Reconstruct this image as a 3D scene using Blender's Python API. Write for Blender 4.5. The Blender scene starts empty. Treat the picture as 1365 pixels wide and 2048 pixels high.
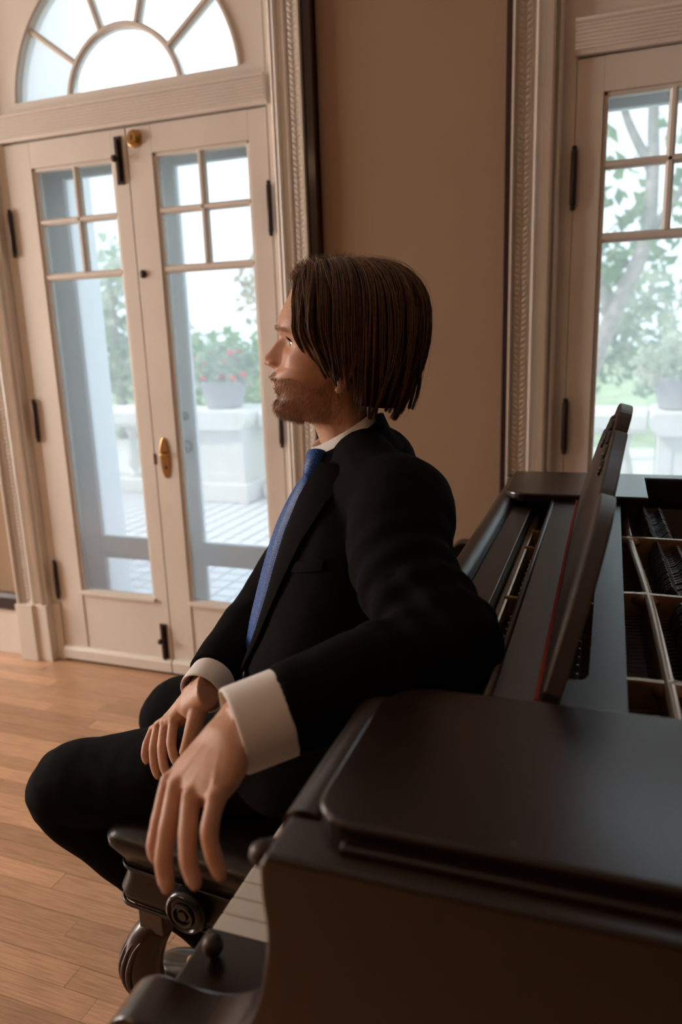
import bpy, bmesh, math, random
import numpy as np
from mathutils import Vector, Matrix, noise

random.seed(7)
rng = np.random.default_rng(7)
SC = bpy.context.scene
COL = SC.collection

# ------------------------------------------------------------------ camera
CAM_H = 1.32
FPX = 1503.3
YAW, PITCH, ROLL = math.radians(-20.79), math.radians(-13.425), math.radians(-1.975)
_f = Vector((math.sin(YAW) * math.cos(PITCH), math.cos(YAW) * math.cos(PITCH), math.sin(PITCH)))
_r0 = Vector((math.cos(YAW), -math.sin(YAW), 0))
_u0 = _r0.cross(_f)
CR = _r0 * math.cos(ROLL) + _u0 * math.sin(ROLL)
CU = -_r0 * math.sin(ROLL) + _u0 * math.cos(ROLL)
CF = _f
CP = Vector((0, 0, CAM_H))
cam_d = bpy.data.cameras.new('camera')
cam_d.sensor_fit = 'VERTICAL'
cam_d.sensor_height = 36.0
cam_d.sensor_width = 24.0
cam_d.lens = 36.0 * FPX / 2048
cam_d.clip_start = 0.02
cam_d.dof.use_dof = True
cam_d.dof.focus_distance = 1.17
cam_d.dof.aperture_fstop = 3.4
cam = bpy.data.objects.new('camera', cam_d)
cam.matrix_world = Matrix(((CR.x, CU.x, -CF.x, CP.x), (CR.y, CU.y, -CF.y, CP.y), (CR.z, CU.z, -CF.z, CP.z), (0, 0, 0, 1)))
COL.objects.link(cam)
SC.camera = cam

# ------------------------------------------------------------------ world, sun, exposure
SC.view_settings.view_transform = 'Standard'
SC.view_settings.look = 'None'
SC.view_settings.gamma = 1.0
SC.view_settings.exposure = 0.0
SC.view_settings.use_curve_mapping = False
W = bpy.data.worlds.new('sky')
SC.world = W
W.use_nodes = True
_nt = W.node_tree
_bg = _nt.nodes['Background']
_bg.inputs[0].default_value = (0.76, 0.88, 1.0, 1)
_bg.inputs[1].default_value = 2.9

def sun(d, strength, color, ang):
    l = bpy.data.lights.new('sun', 'SUN')
    l.energy = strength; l.color = color; l.angle = math.radians(ang)
    o = bpy.data.objects.new('sun', l)
    o.rotation_euler = Vector(d).to_track_quat('-Z', 'Y').to_euler()
    COL.objects.link(o)
sun((0.62, 0.34, -0.71), 3.2, (1.0, 0.93, 0.82), 1.0)

def area(name, loc, d, sx, sy, power, color, portal=False):
    l = bpy.data.lights.new(name, 'AREA')
    l.shape = 'RECTANGLE'; l.size = sx; l.size_y = sy
    l.energy = power; l.color = color
    if portal:
        l.cycles.is_portal = True
    o = bpy.data.objects.new(name, l)
    o.location = loc
    o.rotation_euler = Vector(d).to_track_quat('-Z', 'Z').to_euler()
    COL.objects.link(o)
    return o
D = 2.375            # the wall with the garden doors: y = D
RX0, RX1, RY0, RZ1 = -5.4, 3.2, -6.0, 3.05    # the room
ADDED_WIN_LEFT = [(0.1, 1.8)]        # y span of the unseen window added in the left wall for daylight
WIN_BACK = []
WZ0, WZ1 = 0.6, 2.5
for a, b in ((-4.19, -3.11), (-2.18, -1.1), (-0.165, 0.9)):
    area('door_portal', ((a + b) / 2, D + 0.58, 1.35), (0, -1, 0), b - a + .1, 2.6, 1, (1, 1, 1), True)
for a, b in ADDED_WIN_LEFT:
    area('window_daylight', (RX0 - 0.10, (a + b) / 2, (WZ0 + WZ1) / 2), (1, 0, 0), WZ1 - WZ0, b - a, 255, (1.0, 0.85, 0.73))  # lamp in the added window, standing in for daylight
for a, b in WIN_BACK:
    area('window_portal', ((a + b) / 2, RY0 - 0.12, (WZ0 + WZ1) / 2), (0, 1, 0), b - a, WZ1 - WZ0, 1, (1, 1, 1), True)
# the room's warm ceiling lamp, behind the camera
area('ceiling_lamp_light', (-3.0, -1.8, 2.75), (0, 0, -1), 1.0, 1.0, 27, (1.0, 0.62, 0.34))

# ------------------------------------------------------------------ helpers
def at(x, y, d):
    return CP + (CF + CR * ((x - 682.5) / FPX) - CU * ((y - 1024) / FPX)) * d

MATS = {}
def mat(name, col, rough=0.5, metal=0.0, spec=0.5, coat=0.0, sheen=0.0, noise_amt=0.0, noise_scale=20.0, bump=0.0,
        bump_scale=200.0, stretch=None, sss=0.0, trans=0.0, rand=0.0, attr=None, coatr=0.1):
    m = bpy.data.materials.new(name); m.use_nodes = True
    nt = m.node_tree; N = nt.nodes; L = nt.links
    b = N['Principled BSDF']
    b.inputs['Base Color'].default_value = (*col, 1)
    b.inputs['Roughness'].default_value = rough
    b.inputs['Metallic'].default_value = metal
    b.inputs['Specular IOR Level'].default_value = spec
    b.inputs['Coat Weight'].default_value = coat
    b.inputs['Coat Roughness'].default_value = coatr
    b.inputs['Sheen Weight'].default_value = sheen
    b.inputs['Sheen Roughness'].default_value = 0.5
    if sss:
        b.inputs['Subsurface Weight'].default_value = sss
        b.inputs['Subsurface Radius'].default_value = (0.012, 0.005, 0.003)
        b.inputs['Subsurface Scale'].default_value = 0.6
    co = None
    if noise_amt or bump or rand:
        g = N.new('ShaderNodeNewGeometry')
        mp = N.new('ShaderNodeMapping')
        L.new(g.outputs['Position'], mp.inputs[0])
        if stretch: mp.inputs['Scale'].default_value = stretch
        co = mp.outputs[0]
        if rand:
            oi = N.new('ShaderNodeObjectInfo')
            mul = N.new('ShaderNodeMath'); mul.operation = 'MULTIPLY'; mul.inputs[1].default_value = 37.0
            L.new(oi.outputs['Random'], mul.inputs[0])
            cmb = N.new('ShaderNodeCombineXYZ'); L.new(mul.outputs[0], cmb.inputs[0]); L.new(mul.outputs[0], cmb.inputs[1])
            L.new(cmb.outputs[0], mp.inputs['Location'])
    src = None
    if attr:
        a = N.new('ShaderNodeAttribute'); a.attribute_name = attr
        src = a.outputs['Color']
    if noise_amt:
        n = N.new('ShaderNodeTexNoise'); n.inputs['Scale'].default_value = noise_scale; n.inputs['Detail'].default_value = 6
        L.new(co, n.inputs['Vector'])
        mr = N.new('ShaderNodeMapRange'); mr.inputs['From Min'].default_value = 0.3; mr.inputs['From Max'].default_value = 0.7
        mr.inputs['To Min'].default_value = 1 - noise_amt; mr.inputs['To Max'].default_value = 1 + noise_amt
        L.new(n.outputs['Fac'], mr.inputs['Value'])
        mx = N.new('ShaderNodeVectorMath'); mx.operation = 'SCALE'
        if src: L.new(src, mx.inputs[0])
        else: mx.inputs[0].default_value = col
        L.new(mr.outputs[0], mx.inputs['Scale'])
        src = mx.outputs[0]
    if rand:
        mr2 = N.new('ShaderNodeMapRange'); mr2.inputs['To Min'].default_value = 1 - rand; mr2.inputs['To Max'].default_value = 1 + rand
        L.new(oi.outputs['Random'], mr2.inputs['Value'])
        mx2 = N.new('ShaderNodeVectorMath'); mx2.operation = 'SCALE'
        if src: L.new(src, mx2.inputs[0])
        else: mx2.inputs[0].default_value = col
        L.new(mr2.outputs[0], mx2.inputs['Scale']); src = mx2.outputs[0]
    if src: L.new(src, b.inputs['Base Color'])
    if bump:
        n2 = N.new('ShaderNodeTexNoise'); n2.inputs['Scale'].default_value = bump_scale; n2.inputs['Detail'].default_value = 3
        L.new(co, n2.inputs['Vector'])
        bp = N.new('ShaderNodeBump'); bp.inputs['Strength'].default_value = bump; bp.inputs['Distance'].default_value = 0.002
        L.new(n2.outputs['Fac'], bp.inputs['Height']); L.new(bp.outputs[0], b.inputs['Normal'])
    MATS[name] = m
    return m

def specks(m, scale, size, col):
    """sparse pale scuffs in the finish"""
    nt = m.node_tree; N = nt.nodes; L = nt.links; b = N['Principled BSDF']
    g = N.new('ShaderNodeNewGeometry'); v = N.new('ShaderNodeTexVoronoi'); v.inputs['Scale'].default_value = scale
    nz = N.new('ShaderNodeTexNoise'); nz.inputs['Scale'].default_value = 90
    ad = N.new('ShaderNodeVectorMath'); ad.operation = 'MULTIPLY_ADD'; ad.inputs[1].default_value = (0.012, 0.012, 0.012)
    L.new(g.outputs['Position'], nz.inputs['Vector']); L.new(nz.outputs['Color'], ad.inputs[0]); L.new(g.outputs['Position'], ad.inputs[2])
    L.new(ad.outputs[0], v.inputs['Vector'])
    mr = N.new('ShaderNodeMapRange'); mr.inputs['From Min'].default_value = size; mr.inputs['From Max'].default_value = size * 3.2
    mr.inputs['To Min'].default_value = 0.55; mr.inputs['To Max'].default_value = 0.0
    L.new(v.outputs['Distance'], mr.inputs['Value'])
    mx = N.new('ShaderNodeMix'); mx.data_type = 'RGBA'
    old = b.inputs['Base Color'].links[0].from_socket
    L.new(mr.outputs[0], mx.inputs['Factor']); L.new(old, mx.inputs['A']); mx.inputs['B'].default_value = (*col, 1)
    L.new(mx.outputs['Result'], b.inputs['Base Color'])

def glass_mat():
    m = bpy.data.materials.new('window_glass'); m.use_nodes = True
    nt = m.node_tree; N = nt.nodes; L = nt.links
    N.remove(N['Principled BSDF'])
    t = N.new('ShaderNodeBsdfTransparent'); t.inputs[0].default_value = (0.96, 0.965, 0.965, 1)
    g = N.new('ShaderNodeBsdfGlossy'); g.inputs['Roughness'].default_value = 0.02
    fr = N.new('ShaderNodeFresnel'); fr.inputs['IOR'].default_value = 1.45
    mx = N.new('ShaderNodeMixShader')
    L.new(fr.outputs[0], mx.inputs[0]); L.new(t.outputs[0], mx.inputs[1]); L.new(g.outputs[0], mx.inputs[2])
    hz = N.new('ShaderNodeBsdfTranslucent'); hz.inputs[0].default_value = (0.92, 0.96, 1.0, 1)   # haze put into the panes, veils and brightens the view behind
    mh = N.new('ShaderNodeMixShader'); mh.inputs[0].default_value = 0.11
    L.new(mx.outputs[0], mh.inputs[1]); L.new(hz.outputs[0], mh.inputs[2])
    L.new(mh.outputs[0], N['Material Output'].inputs[0])
    MATS['glass'] = m

def leaf_mat(name, c1, c2):
    m = bpy.data.materials.new(name); m.use_nodes = True
    nt = m.node_tree; N = nt.nodes; L = nt.links
    N.remove(N['Principled BSDF'])
    g = N.new('ShaderNodeNewGeometry')
    n = N.new('ShaderNodeTexNoise'); n.inputs['Scale'].default_value = 2.2; n.inputs['Detail'].default_value = 4
    L.new(g.outputs['Position'], n.inputs['Vector'])
    cr = N.new('ShaderNodeValToRGB')
    cr.color_ramp.elements[0].position = 0.38; cr.color_ramp.elements[0].color = (*c1, 1)
    cr.color_ramp.elements[1].position = 0.62; cr.color_ramp.elements[1].color = (*c2, 1)
    L.new(n.outputs['Fac'], cr.inputs[0])
    d = N.new('ShaderNodeBsdfDiffuse'); t = N.new('ShaderNodeBsdfTranslucent')
    L.new(cr.outputs[0], d.inputs[0]); L.new(cr.outputs[0], t.inputs[0])
    mx = N.new('ShaderNodeMixShader'); mx.inputs[0].default_value = 0.45
    L.new(d.outputs[0], mx.inputs[1]); L.new(t.outputs[0], mx.inputs[2])
    L.new(mx.outputs[0], N['Material Output'].inputs[0])
    MATS[name] = m

def tie_mat():
    m = mat('tie_silk', (0.03, 0.10, 0.36), rough=0.5, spec=0.2)
    nt = m.node_tree; N = nt.nodes; L = nt.links
    g = N.new('ShaderNodeNewGeometry')
    n = N.new('ShaderNodeTexVoronoi'); n.inputs['Scale'].default_value = 520
    L.new(g.outputs['Position'], n.inputs['Vector'])
    cr = N.new('ShaderNodeValToRGB')
    cr.color_ramp.elements[0].position = 0.25; cr.color_ramp.elements[0].color = (0.07, 0.20, 0.52, 1)
    cr.color_ramp.elements[1].position = 0.5; cr.color_ramp.elements[1].color = (0.008, 0.040, 0.20, 1)
    L.new(n.outputs['Distance'], cr.inputs[0]); L.new(cr.outputs[0], N['Principled BSDF'].inputs['Base Color'])

mat('paint', (0.80, 0.75, 0.69), rough=0.42, noise_amt=0.03, noise_scale=6, bump=0.08, bump_scale=90)
mat('paint_out', (0.86, 0.88, 0.90), rough=0.5)
mat('wall', (0.345, 0.235, 0.150), rough=0.75, noise_amt=0.03, noise_scale=3, bump=0.06, bump_scale=60)
mat('ceiling', (0.72, 0.66, 0.58), rough=0.8)
mat('dark_wood', (0.030, 0.011, 0.008), rough=0.35, coat=0.2)
mat('oak', (0.60, 0.362, 0.222), rough=0.30, noise_amt=0.24, noise_scale=9, stretch=(1.2, 26, 1), rand=0.24, coat=0.25, coatr=0.28, spec=0.5)
mat('oak_floor', (0.58, 0.325, 0.18), rough=0.33, noise_amt=0.25, noise_scale=9, stretch=(1.2, 18, 1))
mat('joint', (0.06, 0.025, 0.012), rough=0.7)
mat('piano', (0.0075, 0.0024, 0.0017), rough=0.27, noise_amt=0.16, noise_scale=7, stretch=(14, 2, 14), coat=0.35, coatr=0.2, spec=0.5)
specks(MATS['piano'], 17.0, 0.022, (0.10, 0.085, 0.07))
mat('piano_y', (0.018, 0.012, 0.0095), rough=0.42, noise_amt=0.2, noise_scale=9, stretch=(30, 1.5, 14), coat=0.3, coatr=0.42, spec=0.8)
mat('piano_inside', (0.060, 0.018, 0.010), rough=0.5)
mat('bronze', (0.26, 0.155, 0.080), rough=0.24, metal=0.55, spec=0.8)
mat('felt_red', (0.24, 0.022, 0.015), rough=0.9)
mat('ivory', (0.72, 0.69, 0.63), rough=0.22, rand=0.03)
mat('ebony', (0.01, 0.009, 0.009), rough=0.25)
mat('damper', (0.02, 0.016, 0.016), rough=0.28, spec=0.6)
mat('steel', (0.55, 0.55, 0.55), rough=0.3, metal=1.0)
mat('iron', (0.045, 0.030, 0.024), rough=0.45, metal=0.5)
mat('brass', (0.50, 0.30, 0.12), rough=0.3, metal=0.95)
mat('leather', (0.011, 0.0072, 0.006), rough=0.34, spec=0.36, bump=0.15, bump_scale=500)
mat('stone', (0.74, 0.72, 0.68), rough=0.8, noise_amt=0.05, noise_scale=8)
mat('tile', (0.70, 0.71, 0.72), rough=0.5, rand=0.05)
mat('grout', (0.40, 0.42, 0.45), rough=0.8)
mat('grass', (0.34, 0.42, 0.24), rough=0.9, noise_amt=0.3, noise_scale=2)
mat('path', (0.62, 0.60, 0.56), rough=0.9)
mat('bark', (0.36, 0.31, 0.28), rough=0.9, noise_amt=0.3, noise_scale=9)
mat('pot', (0.40, 0.38, 0.40), rough=0.8)
mat('petal', (0.75, 0.08, 0.10), rough=0.6)
leaf_mat('leaf', (0.16, 0.28, 0.12), (0.42, 0.52, 0.30))
leaf_mat('leaf_pale', (0.30, 0.40, 0.28), (0.64, 0.66, 0.54))
leaf_mat('leaf_warm', (0.40, 0.34, 0.22), (0.66, 0.58, 0.46))
glass_mat()

def link(o, parent=None):
    COL.objects.link(o)
    if parent is not None:
        o.parent = parent
        o.matrix_parent_inverse = parent.matrix_basis.inverted()
    return o

def mk(name, verts, faces, m, parent=None, smooth=False, bevel=0.0, seg=2, autosmooth=None):
    me = bpy.data.meshes.new(name)
    me.from_pydata([tuple(v) for v in verts], [], [tuple(f) for f in faces])
    bm = bmesh.new(); bm.from_mesh(me)
    bmesh.ops.recalc_face_normals(bm, faces=bm.faces)
    bm.to_mesh(me); bm.free()
    me.materials.append(MATS[m] if isinstance(m, str) else m)
    if smooth:
        me.polygons.foreach_set('use_smooth', [True] * len(me.polygons))
    o = bpy.data.objects.new(name, me)
    link(o, parent)
    if bevel:
        b = o.modifiers.new('bevel', 'BEVEL'); b.width = bevel; b.segments = seg; b.limit_method = 'ANGLE'
        b.harden_normals = False
    if autosmooth:
        me.set_sharp_from_angle(angle=math.radians(autosmooth))
    return o

class G:
    """collects geometry"""
    def __init__(s): s.v = []; s.f = []
    def add(s, v, f):
        n = len(s.v); s.v += [tuple(p) for p in v]; s.f += [tuple(i + n for i in q) for q in f]; return s
    def box(s, x0, x1, y0, y1, z0, z1):
        return s.add([(x0, y0, z0), (x1, y0, z0), (x1, y1, z0), (x0, y1, z0), (x0, y0, z1), (x1, y0, z1), (x1, y1, z1), (x0, y1, z1)],
                     [(0, 3, 2, 1), (4, 5, 6, 7), (0, 1, 5, 4), (1, 2, 6, 5), (2, 3, 7, 6), (3, 0, 4, 7)])
    def prism(s, pts, a0, a1, axis='y'):
        """pts: 2D outline; axis y -> (x,z), axis z -> (x,y), axis x -> (y,z)"""
        n = len(pts)
        def P(p, a):
            return {'y': (p[0], a, p[1]), 'z': (p[0], p[1], a), 'x': (a, p[0], p[1])}[axis]
        v = [P(p, a0) for p in pts] + [P(p, a1) for p in pts]
        f = [tuple(range(n)), tuple(range(2 * n - 1, n - 1, -1))]
        f += [(i, (i + 1) % n, n + (i + 1) % n, n + i) for i in range(n)]
        return s.add(v, f)
    def rings(s, R, cap=True, closed=True):
        n = len(R[0]); v = [p for r in R for p in r]; f = []
        for i in range(len(R) - 1):
            for j in range(n if closed else n - 1):
                a = i * n + j; b = i * n + (j + 1) % n
                f.append((a, b, b + n, a + n))
        if cap and closed:
            f.append(tuple(range(n - 1, -1, -1))); f.append(tuple(range((len(R) - 1) * n, len(R) * n)))
        return s.add(v, f)
    def lathe(s, prof, c=(0, 0, 0), n=20, axis='z'):
        R = []
        for r, h in prof:
            ring = []
            for k in range(n):
                a = 2 * math.pi * k / n
                x, y = max(r, 1e-5) * math.cos(a), max(r, 1e-5) * math.sin(a)
                p = {'z': (x, y, h), 'y': (x, h, y), 'x': (h, x, y)}[axis]
                ring.append((p[0] + c[0], p[1] + c[1], p[2] + c[2]))
            R.append(ring)
        return s.rings(R)
    def tube(s, pts, rad, n=12, cap=True, side=None):
        return s.rings(tube_rings(pts, rad, n, side), cap)
    def sphere(s, c, r, n=12, m=8):
        R = []
        rx, ry, rz = (r, r, r) if not hasattr(r, '__len__') else r
        for i in range(m + 1):
            t = math.pi * i / m; sn = max(math.sin(t), 1e-4)
            R.append([(c[0] + rx * sn * math.cos(2 * math.pi * k / n), c[1] + ry * sn * math.sin(2 * math.pi * k / n), c[2] - rz * math.cos(t)) for k in range(n)])
        return s.rings(R)
    def build(s, name, m, parent=None, **k):
        return mk(name, s.v, s.f, m, parent, **k)

def crom(pts, n):
    """Catmull-Rom through pts (rows of any dimension), n samples per span"""
    P = [np.array(p, float) for p in pts]
    P = [2 * P[0] - P[1]] + P + [2 * P[-1] - P[-2]]
    out = []
    for i in range(1, len(P) - 2):
        for k in range(n):
            t = k / n
            out.append(0.5 * (2 * P[i] + (P[i + 1] - P[i - 1]) * t + (2 * P[i - 1] - 5 * P[i] + 4 * P[i + 1] - P[i + 2]) * t * t
                              + (3 * P[i] - P[i - 1] - 3 * P[i + 1] + P[i + 2]) * t ** 3))
    out.append(P[-2])
    return out

def tube_rings(pts, rad, n=12, side=None):
    """rad: list of radius or (a along side, b across)"""
    P = [np.array(p, float) for p in pts]
    R = []; prev = np.array(side, float) if side is not None else None
    for i, p in enumerate(P):
        t = P[min(i + 1, len(P) - 1)] - P[max(i - 1, 0)]
        t /= (np.linalg.norm(t) + 1e-12)
        if prev is None:
            prev = np.array((0, 0, 1.0)) if abs(t[2]) < 0.9 else np.array((1.0, 0, 0))
        s_ = prev - t * (prev @ t); s_ /= (np.linalg.norm(s_) + 1e-12)
        q = np.cross(t, s_)
        prev = s_
        r = rad[i] if hasattr(rad, '__len__') else rad
        a, b = (r if hasattr(r, '__len__') else (r, r))
        R.append([p + s_ * a * math.cos(2 * math.pi * k / n) + q * b * math.sin(2 * math.pi * k / n) for k in range(n)])
    return R

def tag(o, label=None, cat=None, group=None, kind=None):
    if label: o['label'] = label
    if cat: o['category'] = cat
    if group: o['group'] = group
    if kind: o['kind'] = kind
    return o

def empty(name, loc=(0, 0, 0), rz=0.0, label=None, cat=None, group=None, kind=None):
    o = bpy.data.objects.new(name, None)
    o.empty_display_size = 0.05
    o.matrix_basis = Matrix.Translation(Vector(loc)) @ Matrix.Rotation(rz, 4, 'Z')
    COL.objects.link(o)
    return tag(o, label, cat, group, kind)

def copy_obj(o, parent, **k):
    c = o.copy(); COL.objects.link(c)
    if parent is not None:
        c.parent = parent
        c.matrix_parent_inverse = o.matrix_parent_inverse.copy()
    return c

# ================================================================== THE ROOM
T = 0.22                      # wall thickness
A0, A1 = -2.366, -0.93        # opening in the wall for the first door case (outer edges of its trim)
B0, B1 = -0.354, 1.09         # the second
ZO = 2.80                     # head of the openings
floor = tag(G().box(RX0, RX1, RY0, D + T, -0.06, -0.004).build('floor', 'joint'), kind='structure')
g = G()
FX0, FX1, FY0 = -3.4, 0.25, 0.55
PW = 0.0575
rows = int(round((D - FY0) / PW))
PW = (D - FY0) / rows
g.box(RX0, RX1, RY0, FY0 - 0.0006, -0.02, 0.0)
g.box(RX0, FX0 - 0.0006, FY0, D, -0.02, 0.0)
g.box(FX1 + 0.0006, RX1, FY0, D, -0.02, 0.0)
tag(g.build('plank_field', 'oak_floor', floor), kind='stuff')
unit = None
for i in range(rows):
    x = FX0
    first = True
    while x < FX1 - 1e-6:
        ln = random.uniform(0.45, 1.35)
        if first: ln *= random.uniform(0.3, 1); first = False
        x1 = min(x + ln, FX1)
        if FX1 - x1 < 0.2: x1 = FX1
        if unit is None:
            o = G().box(0, 1, 0, 1, 0, 1).build('plank', 'oak', floor)
            unit = o
        else:
            o = copy_obj(unit, floor)
        o.location = (x + 0.0005, FY0 + i * PW + 0.0005, -0.02)
        o.scale = (x1 - x - 0.001, PW - 0.001, 0.02 - random.uniform(0, 0.0006))
        x = x1

tag(G().box(RX0, RX1, RY0, D + T, RZ1, RZ1 + 0.1).build('ceiling', 'ceiling'), kind='structure')
g = G()
C0, C1 = A0 - 2.0115, A1 - 2.0115   # a third door case, added out of view to bring in daylight
g.box(RX0 - T, C0, D, D + T, -0.06, RZ1).box(C1, A0, D, D + T, -0.06, RZ1).box(A1, B0, D, D + T, -0.06, RZ1).box(B1, RX1 + T, D, D + T, -0.06, RZ1)
g.box(A0, A1, D, D + T, ZO, RZ1).box(C0, C1, D, D + T, ZO, RZ1).box(B0, B1, D, D + T, ZO, RZ1)
tag(g.build('wall_far', 'wall'), kind='structure')
def pierced(name, spans, horizontal, c0, c1, lo, hi):
    g = G()
    def bx(a, b, z0, z1):
        if horizontal: g.box(a, b, c0, c1, z0, z1)
        else: g.box(c0, c1, a, b, z0, z1)
    e = lo
    for a, b in spans:
        bx(e, a, -0.06, RZ1); bx(a, b, -0.06, WZ0); bx(a, b, WZ1, RZ1); e = b
    bx(e, hi, -0.06, RZ1)
    return tag(g.build(name, 'wall'), kind='structure')
pierced('wall_left', ADDED_WIN_LEFT, False, RX0 - T, RX0, RY0 - T, D)
pierced('wall_back', WIN_BACK, True, RY0 - T, RY0, RX0, RX1)
pierced('wall_right', [], False, RX1, RX1 + T, RY0 - T, D)
wn = 2
def sash(a, b, horizontal, c):
    global wn
    wn += 1
    r = tag(empty('window_%d' % wn), kind='structure')
    def bx(g, p0, p1, z0, z1, d=0.03):
        return g.box(p0, p1, c - d, c + d, z0, z1) if horizontal else g.box(c - d, c + d, p0, p1, z0, z1)
    g = G(); w = 0.06
    bx(g, a, a + w, WZ0, WZ1); bx(g, b - w, b, WZ0, WZ1); bx(g, a, b, WZ0, WZ0 + w); bx(g, a, b, WZ1 - w, WZ1)
    bx(g, a, b, 1.53, 1.58); bx(g, (a + b) / 2 - .02, (a + b) / 2 + .02, WZ0, WZ1)
    r.location = ((a + b) / 2, c, WZ0) if horizontal else (c, (a + b) / 2, WZ0)
    g.build('window_frame', 'paint', r)
    bx(G(), a + w, b - w, WZ0 + w, WZ1 - w, 0.002).build('pane', 'glass', r)
for a, b in ADDED_WIN_LEFT: sash(a, b, False, RX0 - 0.08)  # frame and pane of the added, unseen window
for a, b in WIN_BACK: sash(a, b, True, RY0 - 0.08)

# ---- baseboards: white board with a dark cap
def baseboard(name, x0, x1):
    r = tag(empty(name, ((x0 + x1) / 2, D, 0)), kind='structure')
    G().box(x0, x1, D - 0.018, D, 0.0, 0.212).build('board', 'paint', r, bevel=0.002)
    G().prism([(D, .212), (D - .034, .212), (D - .036, .225), (D - .028, .262), (D - .016, .279), (D, .279)], x0, x1, 'x').build('cap', 'dark_wood', r)
baseboard('baseboard_far_corner', RX0, C0)
baseboard('baseboard_far_left', C1, A0)
baseboard('baseboard_far_middle', A1, B0)
baseboard('baseboard_far_right', B1, RX1)

# ---- door casings
PROF = [(0.0, -0.004), (0.20, -0.004), (0.215, 0.026), (0.255, 0.030), (0.285, 0.012), (0.315, 0.012), (0.33, 0.033), (0.37, 0.036), (0.385, 0.018),
        (0.50, 0.020), (0.58, 0.028), (0.60, 0.036), (0.635, 0.034), (0.645, 0.026), (0.95, 0.028), (0.965, 0.046), (1.0, 0.046)]
def jamb(trim, xi, xo, mirrored=False):
    """moulded upright from the door edge xi to the outer edge xo"""
    w = xo - xi
    pts = [(xi + w * s, D - d) for s, d in PROF] + [(xo, D + 0.04), (xi, D + 0.04)]
    G().prism(pts, 0.25, ZO, 'z').build('moulding', 'paint', trim)
    pl = [(xi + w * s, D - d - 0.006) for s, d in [(0, 0.0), (0.2, 0.0), (0.22, 0.034), (0.55, 0.034), (0.57, 0.046), (1.03, 0.05)]]
    pl += [(xo + w * 0.03, D + 0.03), (xi, D + 0.03)]
    G().prism(pl, 0.0, 0.25, 'z').build('plinth', 'paint', trim, bevel=0.002)
    # carved leaf band
    g = G()
    cx = xi + w * 0.80; hw = abs(w) * 0.12
    z = 0.262; k = 0
    while z < ZO - 0.02:
        for s in (-1, 1):
            px, py = cx + s * hw * 0.5, D - 0.028
            tip = (cx + s * hw * 1.05, py - 0.001, z + 0.022)
            g.add([(cx, py, z), (px - s * hw * .35, py, z + .016), tip, (px + s * hw * .35, py, z + .004), (px, py - 0.009, z + 0.011)],
                  [(0, 1, 4), (1, 2, 4), (2, 3, 4), (3, 0, 4)])
        z += 0.0165
    tag(g.build('carved_band', 'paint', trim), kind='stuff')
def strip(trim, x0, x1):
    G().box(x0, x1, D - 0.03, D + 0.02, 0.279, ZO).build('dark_edge', 'dark_wood', trim, bevel=0.003)
t1 = tag(empty('trim_1', (-1.64, D, 0)), kind='structure')
jamb(t1, -1.108, -0.967); strip(t1, -0.967, -0.934)
jamb(t1, -2.180, -2.366)
t2 = tag(empty('trim_2', (0.368, D, 0)), kind='structure')
jamb(t2, -0.166, -0.334); strip(t2, -0.354, -0.335)
jamb(t2, 0.90, 1.07); strip(t2, 1.07, 1.09)
t5 = tag(empty('trim_5', (-3.655, D, 0)), kind='structure')  # trim of the added third doors, out of view
jamb(t5, -3.1195, -2.9785); strip(t5, -2.9785, -2.9455)
jamb(t5, -4.1915, -4.3775)

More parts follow.
